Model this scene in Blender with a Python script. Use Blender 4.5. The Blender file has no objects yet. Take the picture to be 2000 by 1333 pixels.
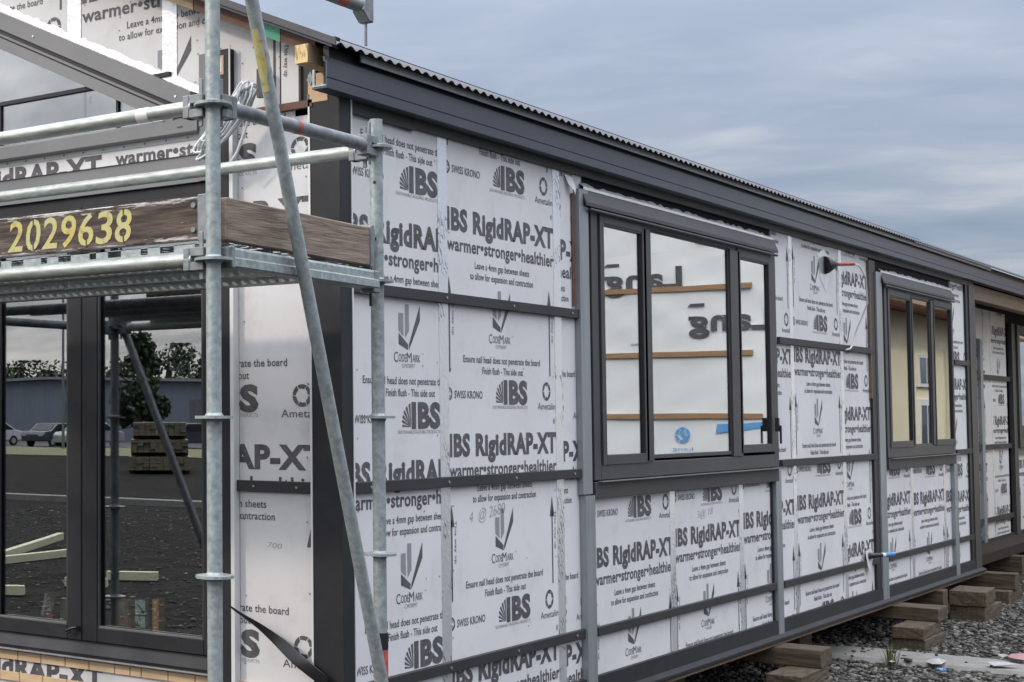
import bpy, bmesh, math, random
import numpy as np
from mathutils import Vector, Matrix
random.seed(7); rng = np.random.default_rng(7)
S = bpy.context.scene; COL = S.collection; R = math.radians

# ------------------------------------------------------------------ camera
cd = bpy.data.cameras.new('camera'); cam = bpy.data.objects.new('camera', cd); COL.objects.link(cam)
YAW, PITCH = .7148, .0491
fw = Vector((math.cos(YAW)*math.cos(PITCH), math.sin(YAW)*math.cos(PITCH), math.sin(PITCH)))
rt = fw.cross(Vector((0, 0, 1))).normalized(); up = rt.cross(fw)
cam.matrix_world = Matrix(((rt.x, up.x, -fw.x, -5.415), (rt.y, up.y, -fw.y, -3.307), (rt.z, up.z, -fw.z, 1.75), (0, 0, 0, 1)))
cd.sensor_width = 36; cd.lens = 3050.945/2000*36; cd.shift_x = .425; cd.clip_start = .05; cd.clip_end = 3000
S.camera = cam

# ------------------------------------------------------------------ light
SUN_EL, SUN_AZ = R(31), math.atan2(.60, -.80)          # direction towards the sun, measured from +X
sdir = Vector((math.cos(SUN_EL)*math.cos(SUN_AZ), math.cos(SUN_EL)*math.sin(SUN_AZ), math.sin(SUN_EL)))
W = bpy.data.worlds.new('World'); S.world = W; W.use_nodes = True
nt = W.node_tree; N = nt.nodes; L = nt.links; N.clear()
def wn(t, **k):
    n = N.new(t)
    for a, b in k.items(): setattr(n, a, b)
    return n
def wm(op, a, b=None, c=None):
    n = N.new('ShaderNodeMath'); n.operation = op
    for i, v in enumerate((a, b, c)):
        if v is None: continue
        if isinstance(v, (int, float)): n.inputs[i].default_value = v
        else: L.new(v, n.inputs[i])
    return n.outputs[0]
sky = wn('ShaderNodeTexSky', sky_type='NISHITA'); sky.sun_disc = False
sky.sun_elevation = SUN_EL; sky.sun_rotation = math.pi/2 - SUN_AZ
sky.air_density = 1.2; sky.dust_density = 1.5
tc = wn('ShaderNodeTexCoord')
sep = wn('ShaderNodeSeparateXYZ'); L.new(tc.outputs['Generated'], sep.inputs[0])
# cloud deck: direction projected on a flat layer
zc = wm('ADD', wm('MAXIMUM', sep.outputs['Z'], 0.0), .13)
cmb = wn('ShaderNodeCombineXYZ'); L.new(wm('DIVIDE', sep.outputs['X'], zc), cmb.inputs[0]); L.new(wm('DIVIDE', sep.outputs['Y'], zc), cmb.inputs[1])
mp0 = wn('ShaderNodeMapping'); mp0.inputs['Rotation'].default_value = (0, 0, R(-112)); L.new(cmb.outputs[0], mp0.inputs[0])
mp = wn('ShaderNodeMapping'); mp.inputs['Scale'].default_value = (.58, 1.0, 1); mp.inputs['Location'].default_value = (1.3, .4, 0); L.new(mp0.outputs[0], mp.inputs[0])
n1 = wn('ShaderNodeTexNoise'); n1.inputs['Scale'].default_value = .75; n1.inputs['Detail'].default_value = 6; n1.inputs['Roughness'].default_value = .5; n1.inputs['Distortion'].default_value = .5
L.new(mp.outputs[0], n1.inputs['Vector'])
n2 = wn('ShaderNodeTexNoise'); n2.inputs['Scale'].default_value = 2.1; n2.inputs['Detail'].default_value = 5; n2.inputs['Roughness'].default_value = .52
L.new(mp.outputs[0], n2.inputs['Vector'])
n3 = wn('ShaderNodeTexNoise'); n3.inputs['Scale'].default_value = 4.6; n3.inputs['Detail'].default_value = 6; n3.inputs['Roughness'].default_value = .55; n3.inputs['Distortion'].default_value = .8
L.new(mp.outputs[0], n3.inputs['Vector'])
nz = wm('ADD', wm('ADD', wm('MULTIPLY', n1.outputs[0], .50), wm('MULTIPLY', n2.outputs[0], .32)), wm('MULTIPLY', n3.outputs[0], .18))
cr = wn('ShaderNodeValToRGB'); e = cr.color_ramp.elements
e[0].position = .41; e[0].color = (.305, .405, .590, 1)
e[1].position = .60; e[1].color = (.80, .81, .86, 1)
m_ = e.new(.50); m_.color = (.440, .525, .690, 1)
L.new(nz, cr.inputs[0])
# overcast luminance: brighter towards the zenith and around the veiled sun
dt = wn('ShaderNodeVectorMath', operation='DOT_PRODUCT'); L.new(tc.outputs['Generated'], dt.inputs[0]); dt.inputs[1].default_value = sdir
glow = wm('POWER', wm('MAXIMUM', wm('MULTIPLY_ADD', dt.outputs['Value'], .5, .5), 0), 11.0)
zen = wm('MULTIPLY', wm('POWER', wm('MAXIMUM', sep.outputs['Z'], 0), 2.0), wm('MULTIPLY_ADD', nz, 7.0, 4.2))
vs0 = wn('ShaderNodeVectorMath', operation='SCALE'); L.new(cr.outputs[0], vs0.inputs[0]); vs0.inputs['Scale'].default_value = .60
vz = wn('ShaderNodeVectorMath', operation='SCALE'); vz.inputs[0].default_value = (.520, .540, .588); L.new(zen, vz.inputs['Scale'])
vs = wn('ShaderNodeVectorMath', operation='ADD'); L.new(vs0.outputs[0], vs.inputs[0]); L.new(vz.outputs[0], vs.inputs[1])
gs = wn('ShaderNodeVectorMath', operation='SCALE'); cg = wn('ShaderNodeMapRange'); cg.inputs[1].default_value = .41; cg.inputs[2].default_value = .60; cg.inputs[3].default_value = .22; cg.inputs[4].default_value = 1.35; L.new(nz, cg.inputs[0])
gs.inputs[0].default_value = (1.42, 1.40, 1.38); L.new(wm('MULTIPLY', glow, cg.outputs[0]), gs.inputs['Scale'])
va = wn('ShaderNodeVectorMath', operation='ADD'); L.new(vs.outputs[0], va.inputs[0]); L.new(gs.outputs[0], va.inputs[1])
bgc = wn('ShaderNodeBackground'); L.new(va.outputs[0], bgc.inputs[0]); bgc.inputs[1].default_value = .92
bgs = wn('ShaderNodeBackground'); L.new(sky.outputs[0], bgs.inputs[0]); bgs.inputs[1].default_value = .10
mx = wn('ShaderNodeMixShader'); mx.inputs[0].default_value = .90
L.new(bgs.outputs[0], mx.inputs[1]); L.new(bgc.outputs[0], mx.inputs[2])
wo = wn('ShaderNodeOutputWorld'); L.new(mx.outputs[0], wo.inputs[0])
sl = bpy.data.lights.new('sun', 'SUN'); sl.energy = 1.0; sl.angle = R(4.5); sl.color = (1, .87, .70)
so = bpy.data.objects.new('sun', sl); COL.objects.link(so); so.rotation_euler = (-sdir).to_track_quat('-Z', 'Y').to_euler()
S.view_settings.view_transform = 'Standard'; S.view_settings.look = 'None'; S.view_settings.exposure = .32; S.view_settings.gamma = 1
S.render.engine = 'CYCLES'; S.cycles.max_bounces = 8; S.cycles.transparent_max_bounces = 12

# ------------------------------------------------------------------ materials
MATS = {}
def mat(name, col, rough=.6, metal=0, noise=0, nscale=8, col2=None, bump=0, bscale=60, spec=.5, stretch=(1, 1, 1), detail=5, ramp=(.35, .65), dirt=0, dirtcol=(.08, .07, .06), dscale=3, coat=0):
    m = bpy.data.materials.new(name); m.use_nodes = True; t = m.node_tree; n = t.nodes; l = t.links
    p = n['Principled BSDF']; p.inputs['Roughness'].default_value = rough; p.inputs['Metallic'].default_value = metal
    p.inputs['Specular IOR Level'].default_value = spec; p.inputs['Base Color'].default_value = (*col, 1)
    if coat: p.inputs['Coat Weight'].default_value = coat
    tcn = n.new('ShaderNodeTexCoord'); mpn = n.new('ShaderNodeMapping'); mpn.inputs['Scale'].default_value = stretch
    l.new(tcn.outputs['Object'], mpn.inputs[0])
    last = None
    if col2 is not None:
        a = n.new('ShaderNodeTexNoise'); a.inputs['Scale'].default_value = nscale; a.inputs['Detail'].default_value = detail; a.inputs['Roughness'].default_value = .6
        l.new(mpn.outputs[0], a.inputs['Vector'])
        r = n.new('ShaderNodeValToRGB'); r.color_ramp.elements[0].position = ramp[0]; r.color_ramp.elements[1].position = ramp[1]
        r.color_ramp.elements[0].color = (*col, 1); r.color_ramp.elements[1].color = (*col2, 1)
        l.new(a.outputs[0], r.inputs[0]); last = r.outputs[0]
    if dirt:
        a = n.new('ShaderNodeTexNoise'); a.inputs['Scale'].default_value = dscale; a.inputs['Detail'].default_value = 8; a.inputs['Roughness'].default_value = .7
        l.new(tcn.outputs['Object'], a.inputs['Vector'])
        r = n.new('ShaderNodeMapRange'); r.inputs[1].default_value = .52; r.inputs[2].default_value = .78; r.inputs[3].default_value = 0; r.inputs[4].default_value = dirt
        l.new(a.outputs[0], r.inputs[0])
        x = n.new('ShaderNodeMixRGB'); l.new(r.outputs[0], x.inputs[0]); x.inputs[2].default_value = (*dirtcol, 1)
        if last is None: x.inputs[1].default_value = (*col, 1)
        else: l.new(last, x.inputs[1])
        last = x.outputs[0]
    if last is not None: l.new(last, p.inputs['Base Color'])
    if bump:
        a = n.new('ShaderNodeTexNoise'); a.inputs['Scale'].default_value = bscale; a.inputs['Detail'].default_value = 4
        l.new(mpn.outputs[0], a.inputs['Vector'])
        b = n.new('ShaderNodeBump'); b.inputs['Strength'].default_value = bump; b.inputs['Distance'].default_value = .004
        l.new(a.outputs[0], b.inputs['Height']); l.new(b.outputs[0], p.inputs['Normal'])
    MATS[name] = m; return m
M = MATS
mat('board', (.74, .72, .71), .62, col2=(.67, .652, .645), nscale=1.3, bump=.12, bscale=260, dirt=.42, dirtcol=(.44, .40, .37), dscale=5.5)
mat('ink', (.066, .063, .068), .6, col2=(.115, .11, .115), nscale=14)
mat('ink_mid', (.27, .27, .285), .6)
mat('pencil', (.34, .33, .34), .7)
mat('colorsteel', (.040, .046, .064), .42, col2=(.048, .054, .072), nscale=2, stretch=(.6, 6, 6), spec=.5, dirt=.18, dirtcol=(.13, .125, .12), dscale=5)
mat('roof_steel', (.036, .036, .044), .5, col2=(.050, .050, .058), nscale=3)
mat('aluminium_dark', (.018, .0175, .020), .55, col2=(.024, .023, .026), nscale=3, spec=.32, dirt=.22, dirtcol=(.10, .092, .085), dscale=8)
mat('frame_grey', (.038, .037, .038), .5, col2=(.048, .046, .047), nscale=4, dirt=.30, dirtcol=(.13, .12, .11), dscale=9)
mat('flash_mid', (.145, .142, .142), .48, col2=(.18, .176, .175), nscale=2.5, spec=.6)
mat('flash_brown', (.050, .045, .043), .6, col2=(.064, .058, .055), nscale=3)
mat('batten', (.022, .020, .022), .6, col2=(.032, .029, .031), nscale=5, bump=.1)
mat('jamb_grey', (.235, .25, .262), .42, metal=.3, col2=(.30, .315, .325), nscale=3, stretch=(6, 6, .6), dirt=.25, dirtcol=(.12, .12, .13))
mat('eave_strip', (.40, .40, .39), .45, metal=.3, col2=(.33, .33, .33), nscale=3, stretch=(.4, 4, 4))
mat('white_edge', (.72, .71, .70), .5)
mat('black', (.012, .012, .014), .5)
mat('black_plastic', (.02, .02, .022), .28)
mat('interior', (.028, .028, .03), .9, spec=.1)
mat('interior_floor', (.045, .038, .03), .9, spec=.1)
mat('galv', (.25, .285, .28), .50, metal=.35, col2=(.42, .455, .445), nscale=42, bump=.25, bscale=60, dirt=.42, dirtcol=(.185, .165, .135), dscale=18, ramp=(.34, .68))
mat('galv_dull', (.17, .182, .19), .55, metal=.35, col2=(.27, .285, .292), nscale=20, bump=.2, bscale=60, dirt=.4, dirtcol=(.13, .12, .11), dscale=9)
mat('galv_rail', (.27, .285, .265), .46, metal=.4, col2=(.42, .435, .41), nscale=14, bump=.15, bscale=45, dirt=.5, dirtcol=(.24, .235, .21), dscale=6, stretch=(4, 1, 4))
mat('red_paint', (.42, .06, .05), .6, col2=(.5, .12, .1), nscale=30)
mat('timber_raw', (.62, .42, .24), .65, col2=(.74, .54, .33), nscale=5, stretch=(10, 1, 10), bump=.15, bscale=20, dirt=.3, dirtcol=(.45, .26, .12), dscale=6)
mat('timber_yellow', (.34, .21, .07), .7, col2=(.70, .52, .25), nscale=26, stretch=(.4, 3.4, .8), bump=.3, bscale=30, ramp=(.42, .55))
mat('timber_side', (.33, .235, .14), .75, col2=(.42, .31, .19), nscale=5, stretch=(1, 12, 12))
mat('ply', (.55, .35, .19), .65, col2=(.64, .44, .26), nscale=3, stretch=(3, 1, 8))
mat('timber_brown', (.115, .055, .036), .65, col2=(.18, .085, .055), nscale=5, stretch=(6, 1, 6), bump=.15, bscale=20)
mat('timber_beam', (.14, .085, .055), .7, col2=(.20, .13, .085), nscale=4, stretch=(.6, 10, 10), bump=.15, bscale=20)
mat('crib', (.048, .033, .019), .92, col2=(.115, .083, .050), nscale=6, stretch=(6, 1.2, 9), bump=.5, bscale=24, dirt=.6, dirtcol=(.09, .075, .06), dscale=5)
mat('crib_x', (.050, .035, .020), .92, col2=(.120, .087, .053), nscale=6, stretch=(1.2, 6, 9), bump=.5, bscale=24, dirt=.6, dirtcol=(.09, .075, .06), dscale=5)
mat('concrete', (.19, .182, .160), .9, col2=(.25, .24, .215), nscale=9, bump=.4, bscale=90, dirt=.5, dirtcol=(.17, .16, .14), dscale=4)
mat('green_tape', (.02, .33, .19), .35)
mat('copper_tag', (.55, .32, .20), .5)
mat('cable_white', (.70, .71, .72), .4)
mat('cable_grey', (.36, .37, .38), .45)
mat('yellow_paint', (.55, .46, .13), .75, col2=(.50, .48, .27), nscale=9, dirt=.85, dirtcol=(.10, .07, .05), dscale=34)
mat('wrap_white', (.86, .87, .85), .4, col2=(.80, .82, .80), nscale=1.2, bump=.3, bscale=3)
mat('blue_print', (.13, .36, .66), .5)
mat('wrap_batten', (.30, .175, .09), .7, col2=(.38, .23, .12), nscale=5, stretch=(1, 1, 10))
mat('cream_wall', (.78, .70, .48), .8, col2=(.82, .74, .52), nscale=2)
mat('white_paint', (.78, .78, .76), .5)
mat('red_roof', (.30, .10, .07), .7)
mat('shed_wall', (.20, .23, .27), .6, col2=(.25, .28, .32), nscale=1, stretch=(3, 3, .2))
mat('car_dark', (.05, .055, .07), .25, coat=.6); mat('car_silver', (.45, .46, .48), .3, metal=.4, coat=.5); mat('car_white', (.7, .7, .7), .3, coat=.5)
mat('van_paint', (.17, .145, .095), .5); mat('tyre', (.02, .02, .02), .8); mat('lamp_white', (.45, .45, .45), .25)
mat('bark', (.09, .07, .05), .9, col2=(.13, .10, .075), nscale=12)
mat('leaf', (.028, .048, .020), .6, col2=(.055, .085, .032), nscale=1.4)
mat('grass', (.10, .125, .04), .8, col2=(.17, .15, .06), nscale=4)
mat('box_brown', (.46, .22, .06), .6, col2=(.52, .27, .09), nscale=9); mat('box_green', (.02, .09, .07), .5); mat('box_mint', (.50, .66, .60), .5)
mat('box_dark', (.10, .06, .06), .5); mat('box_red', (.38, .05, .05), .5); mat('pine_pale', (.62, .60, .38), .7, col2=(.68, .66, .45), nscale=6, stretch=(6, 1, 6))
mat('level_orange', (.62, .31, .05), .45); mat('cardboard', (.30, .25, .15), .8)
mat('paper', (.40, .39, .38), .8, col2=(.30, .29, .28), nscale=14); mat('pink', (.36, .20, .19), .8); mat('blue_plastic', (.10, .24, .48), .4)
mat('asphalt', (.06, .06, .062), .9, col2=(.08, .08, .08), nscale=30)

def foil_mat():                                  # silver joint tape with hatched black print and cut lines
    m = bpy.data.materials.new('foil'); m.use_nodes = True; t = m.node_tree; n = t.nodes; l = t.links; p = n['Principled BSDF']
    p.inputs['Roughness'].default_value = .30; p.inputs['Metallic'].default_value = .65
    tcn = n.new('ShaderNodeTexCoord')
    w = n.new('ShaderNodeTexWave'); w.wave_type = 'BANDS'; w.bands_direction = 'DIAGONAL'; w.inputs['Scale'].default_value = 15; w.inputs['Distortion'].default_value = 7; w.inputs['Detail'].default_value = 2; w.inputs['Detail Scale'].default_value = 2.2
    mpn = n.new('ShaderNodeMapping'); mpn.inputs['Scale'].default_value = (1.6, 1.6, .75); l.new(tcn.outputs['Object'], mpn.inputs[0]); l.new(mpn.outputs[0], w.inputs['Vector'])
    a = n.new('ShaderNodeTexNoise'); a.inputs['Scale'].default_value = 5.5; a.inputs['Detail'].default_value = 1; l.new(tcn.outputs['Object'], a.inputs['Vector'])
    r1 = n.new('ShaderNodeMapRange'); r1.inputs[1].default_value = .10; r1.inputs[2].default_value = .22; l.new(w.outputs[1], r1.inputs[0])
    r2 = n.new('ShaderNodeMapRange'); r2.inputs[1].default_value = .58; r2.inputs[2].default_value = .53; l.new(a.outputs[0], r2.inputs[0])
    mx_ = n.new('ShaderNodeMath'); mx_.operation = 'MAXIMUM'; l.new(r1.outputs[0], mx_.inputs[0]); l.new(r2.outputs[0], mx_.inputs[1])
    c = n.new('ShaderNodeMixRGB'); c.inputs[1].default_value = (.30, .30, .31, 1); c.inputs[2].default_value = (.84, .85, .86, 1); l.new(mx_.outputs[0], c.inputs[0])
    l.new(c.outputs[0], p.inputs['Base Color'])
    b = n.new('ShaderNodeBump'); b.inputs['Strength'].default_value = .35; b.inputs['Distance'].default_value = .004
    a2 = n.new('ShaderNodeTexNoise'); a2.inputs['Scale'].default_value = 45; l.new(tcn.outputs['Object'], a2.inputs['Vector']); l.new(a2.outputs[0], b.inputs['Height']); l.new(b.outputs[0], p.inputs['Normal'])
    M['foil'] = m
foil_mat()
def foil_plain():
    m = mat('foil_plain', (.80, .80, .80), .30, metal=.5, col2=(.70, .70, .71), nscale=12, bump=.8, bscale=28)
foil_plain()
def glass_mat(name, r0, tint, bump):                # both faces of a coated pane reflect alike (Schlick)
    m = bpy.data.materials.new(name); m.use_nodes = True; t = m.node_tree; n = t.nodes; l = t.links; n.clear()
    def mth(op, *ar):
        k = n.new('ShaderNodeMath'); k.operation = op
        for i, q in enumerate(ar):
            if isinstance(q, (int, float)): k.inputs[i].default_value = q
            else: l.new(q, k.inputs[i])
        return k.outputs[0]
    ge = n.new('ShaderNodeNewGeometry'); d = n.new('ShaderNodeVectorMath'); d.operation = 'DOT_PRODUCT'; l.new(ge.outputs['Normal'], d.inputs[0]); l.new(ge.outputs['Incoming'], d.inputs[1])
    c = mth('ABSOLUTE', d.outputs['Value']); f = mth('ADD', mth('MULTIPLY', mth('POWER', mth('SUBTRACT', 1.0, c), 5.0), 1-r0), r0)
    g = n.new('ShaderNodeBsdfGlossy'); g.inputs['Roughness'].default_value = .0; g.inputs['Color'].default_value = (.97, .98, 1, 1)
    tr = n.new('ShaderNodeBsdfTransparent'); tr.inputs[0].default_value = (*tint, 1)
    a = n.new('ShaderNodeTexNoise'); a.inputs['Scale'].default_value = 1.1; a.inputs['Detail'].default_value = 1
    tcn = n.new('ShaderNodeTexCoord'); l.new(tcn.outputs['Object'], a.inputs['Vector'])
    b = n.new('ShaderNodeBump'); b.inputs['Strength'].default_value = bump; b.inputs['Distance'].default_value = .01; l.new(a.outputs[0], b.inputs['Height']); l.new(b.outputs[0], g.inputs['Normal'])
    x = n.new('ShaderNodeMixShader'); l.new(f, x.inputs[0]); l.new(tr.outputs[0], x.inputs[1]); l.new(g.outputs[0], x.inputs[2])
    o = n.new('ShaderNodeOutputMaterial'); l.new(x.outputs[0], o.inputs[0]); M[name] = m
glass_mat('glass', .215, (.86, .88, .87), .05); glass_mat('glass_side', .42, (.80, .82, .81), .06)

def plank_wood():                                # weathered brown toe board with flaking white paint along the edges
    m = bpy.data.materials.new('toe_wood'); m.use_nodes = True; t = m.node_tree; n = t.nodes; l = t.links; p = n['Principled BSDF']; p.inputs['Roughness'].default_value = .85
    tcn = n.new('ShaderNodeTexCoord'); mpn = n.new('ShaderNodeMapping'); mpn.inputs['Scale'].default_value = (9, 1.1, 14); l.new(tcn.outputs['Object'], mpn.inputs[0])
    a = n.new('ShaderNodeTexNoise'); a.inputs['Scale'].default_value = 4; a.inputs['Detail'].default_value = 8; a.inputs['Roughness'].default_value = .65; l.new(mpn.outputs[0], a.inputs['Vector'])
    r = n.new('ShaderNodeValToRGB'); e = r.color_ramp.elements; e[0].position = .32; e[0].color = (.022, .016, .013, 1); e[1].position = .66; e[1].color = (.16, .118, .09, 1); x = e.new(.48); x.color = (.070, .048, .037, 1)
    l.new(a.outputs[0], r.inputs[0])
    s = n.new('ShaderNodeSeparateXYZ'); l.new(tcn.outputs['Object'], s.inputs[0])
    def mth(op, u, v):
        k = n.new('ShaderNodeMath'); k.operation = op
        for i, q in enumerate((u, v)):
            if isinstance(q, (int, float)): k.inputs[i].default_value = q
            else: l.new(q, k.inputs[i])
        return k.outputs[0]
    dz = mth('ABSOLUTE', mth('SUBTRACT', s.outputs[2], 2.396), 0)
    edge = n.new('ShaderNodeMapRange'); edge.inputs[1].default_value = .038; edge.inputs[2].default_value = .075; edge.inputs[3].default_value = -.135; edge.inputs[4].default_value = .13; l.new(dz, edge.inputs[0])
    a2 = n.new('ShaderNodeTexNoise'); a2.inputs['Scale'].default_value = 9; a2.inputs['Detail'].default_value = 7; a2.inputs['Roughness'].default_value = .7; l.new(mpn.outputs[0], a2.inputs['Vector'])
    q = mth('ADD', a2.outputs[0], edge.outputs[0])
    pr = n.new('ShaderNodeMapRange'); pr.inputs[1].default_value = .56; pr.inputs[2].default_value = .59; l.new(q, pr.inputs[0])
    mxn = n.new('ShaderNodeMixRGB'); l.new(pr.outputs[0], mxn.inputs[0]); l.new(r.outputs[0], mxn.inputs[1]); mxn.inputs[2].default_value = (.48, .45, .42, 1); l.new(mxn.outputs[0], p.inputs['Base Color'])
    b = n.new('ShaderNodeBump'); b.inputs['Strength'].default_value = .7; b.inputs['Distance'].default_value = .004; l.new(a.outputs[0], b.inputs['Height']); l.new(b.outputs[0], p.inputs['Normal'])
    M['toe_wood'] = m
plank_wood()
mat('toe_wood2', (.155, .112, .082), .88, col2=(.33, .26, .20), nscale=4, stretch=(1.2, 9, 16), bump=.9, bscale=10, detail=8, ramp=(.32, .68), dirt=.5, dirtcol=(.05, .032, .026), dscale=10)

def ground_mat():
    m = bpy.data.materials.new('gravel_ground'); m.use_nodes = True; t = m.node_tree; n = t.nodes; l = t.links; p = n['Principled BSDF']; p.inputs['Roughness'].default_value = 1; p.inputs['Specular IOR Level'].default_value = .08
    tcn = n.new('ShaderNodeTexCoord')
    v = n.new('ShaderNodeTexVoronoi'); v.inputs['Scale'].default_value = 28; l.new(tcn.outputs['Object'], v.inputs['Vector'])
    r = n.new('ShaderNodeValToRGB'); r.color_ramp.elements[0].color = (.030, .029, .026, 1); r.color_ramp.elements[1].color = (.085, .080, .070, 1); l.new(v.outputs['Color'], r.inputs[0])
    a = n.new('ShaderNodeTexNoise'); a.inputs['Scale'].default_value = .5; a.inputs['Detail'].default_value = 6; l.new(tcn.outputs['Object'], a.inputs['Vector'])
    mxn = n.new('ShaderNodeMixRGB'); mxn.blend_type = 'MULTIPLY'; mxn.inputs[0].default_value = .6; l.new(r.outputs[0], mxn.inputs[1]); l.new(a.outputs[0], mxn.inputs[2]); l.new(mxn.outputs[0], p.inputs['Base Color'])
    v2 = n.new('ShaderNodeTexNoise'); v2.inputs['Scale'].default_value = 2.6; v2.inputs['Detail'].default_value = 7; v2.inputs['Roughness'].default_value = .75; l.new(tcn.outputs['Object'], v2.inputs['Vector'])
    r9 = n.new('ShaderNodeMapRange'); r9.inputs[1].default_value = .35; r9.inputs[2].default_value = .7; r9.inputs[3].default_value = .28; r9.inputs[4].default_value = 1.2; l.new(v2.outputs[0], r9.inputs[0])
    mm = n.new('ShaderNodeVectorMath'); mm.operation = 'SCALE'; l.new(mxn.outputs[0], mm.inputs[0]); l.new(r9.outputs[0], mm.inputs['Scale']); l.new(mm.outputs[0], p.inputs['Base Color'])
    b = n.new('ShaderNodeBump'); b.inputs['Strength'].default_value = .9; b.inputs['Distance'].default_value = .02; b.invert = True; l.new(v.outputs['Distance'], b.inputs['Height']); l.new(b.outputs[0], p.inputs['Normal'])
    M['gravel_ground'] = m
    m = bpy.data.materials.new('pebble'); m.use_nodes = True; t = m.node_tree; n = t.nodes; l = t.links; p = n['Principled BSDF']; p.inputs['Roughness'].default_value = .8
    g = n.new('ShaderNodeNewGeometry'); r = n.new('ShaderNodeValToRGB'); e = r.color_ramp.elements
    e[0].color = (.040, .037, .032, 1); e[1].color = (.24, .22, .18, 1); k = e.new(.6); k.color = (.080, .075, .065, 1)
    l.new(g.outputs['Random Per Island'], r.inputs[0]); l.new(r.outputs[0], p.inputs['Base Color']); M['pebble'] = m
ground_mat()

# ------------------------------------------------------------------ mesh helpers
class MB:
    def __init__(s): s.v = []; s.f = []; s.mi = []; s.sm = []
    def add(s, vs, fs, mi=0, sm=False):
        o = len(s.v); s.v += [tuple(v) for v in vs]; s.f += [tuple(i+o for i in f) for f in fs]; s.mi += [mi]*len(fs); s.sm += [sm]*len(fs); return s
    def box(s, x0, x1, y0, y1, z0, z1, mi=0):
        v = [(x, y, z) for x in (x0, x1) for y in (y0, y1) for z in (z0, z1)]
        return s.add(v, [(0, 1, 3, 2), (4, 6, 7, 5), (0, 4, 5, 1), (2, 3, 7, 6), (0, 2, 6, 4), (1, 5, 7, 3)], mi)
    def prism(s, pts, axis, a, b, mi=0):         # pts: 2D polygon, extruded along axis from a to b
        n = len(pts)
        def P(p, t): return (t, p[0], p[1]) if axis == 'x' else (p[0], t, p[1]) if axis == 'y' else (p[0], p[1], t)
        v = [P(p, a) for p in pts]+[P(p, b) for p in pts]
        return s.add(v, [tuple(range(n)), tuple(range(2*n-1, n-1, -1))]+[(i, i+n, (i+1) % n+n, (i+1) % n) for i in range(n)], mi)
    def tube(s, pts, r, n=14, caps=True, mi=0, hollow=False):
        pts = [Vector(p) for p in pts]; rs = r if isinstance(r, (list, tuple)) else [r]*len(pts); v = []; f = []; prev = None
        for i, p in enumerate(pts):
            d = (pts[min(i+1, len(pts)-1)]-pts[max(i-1, 0)]).normalized()
            if prev is None:
                a = d.cross(Vector((0, 0, 1)) if abs(d.z) < .9 else Vector((1, 0, 0))).normalized()
            else: a = (prev-d*prev.dot(d)).normalized()
            prev = a; b = d.cross(a)
            for k in range(n):
                t = 2*math.pi*k/n; v.append(p+(a*math.cos(t)+b*math.sin(t))*rs[i])
        for i in range(len(pts)-1):
            for k in range(n): f.append((i*n+k, i*n+(k+1) % n, (i+1)*n+(k+1) % n, (i+1)*n+k))
        s.add(v, f, mi, True)
        if caps and not hollow:
            s.add(v[:n], [tuple(range(n))[::-1]], mi); s.add(v[-n:], [tuple(range(n))], mi)
        return s
    def obox(s, c, ax, ay, az, mi=0):            # oriented box: centre and three half axes
        c, ax, ay, az = map(Vector, (c, ax, ay, az))
        v = [c+ax*i+ay*j+az*k for i in (-1, 1) for j in (-1, 1) for k in (-1, 1)]
        return s.add(v, [(0, 1, 3, 2), (4, 6, 7, 5), (0, 4, 5, 1), (2, 3, 7, 6), (0, 2, 6, 4), (1, 5, 7, 3)], mi)
    def build(s, name, mats, parent=None, bevel=0, seg=1, fix=True):
        me = bpy.data.meshes.new(name); me.from_pydata(s.v, [], s.f); me.update()
        mats = mats if isinstance(mats, (list, tuple)) else [mats]
        for m in mats: me.materials.append(M[m])
        me.polygons.foreach_set('material_index', s.mi); me.polygons.foreach_set('use_smooth', s.sm)
        if fix:
            bm = bmesh.new(); bm.from_mesh(me); bmesh.ops.recalc_face_normals(bm, faces=bm.faces); bm.to_mesh(me); bm.free()
        o = bpy.data.objects.new(name, me); COL.objects.link(o)
        if parent is not None: par(o, parent)
        if bevel:
            b = o.modifiers.new('bevel', 'BEVEL'); b.width = bevel; b.segments = seg; b.limit_method = 'ANGLE'; b.angle_limit = R(40)
        return o
def par(o, p):
    o.parent = p; off = p.location.copy() if p.parent is None else Vector((0, 0, 0))
    o.matrix_parent_inverse = Matrix.Translation(-off)
    return o
def tag(o, label, cat, group=None):
    o['label'] = label; o['category'] = cat
    if group: o['group'] = group
    return o
def empty(name, loc, label, cat, group=None):
    o = bpy.data.objects.new(name, None); o.empty_display_size = .1; COL.objects.link(o); o.location = loc
    return tag(o, label, cat, group)
def bx(name, m, parent, x0, x1, y0, y1, z0, z1, bevel=0):
    return MB().box(x0, x1, y0, y1, z0, z1).build(name, m, parent, bevel)

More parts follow.
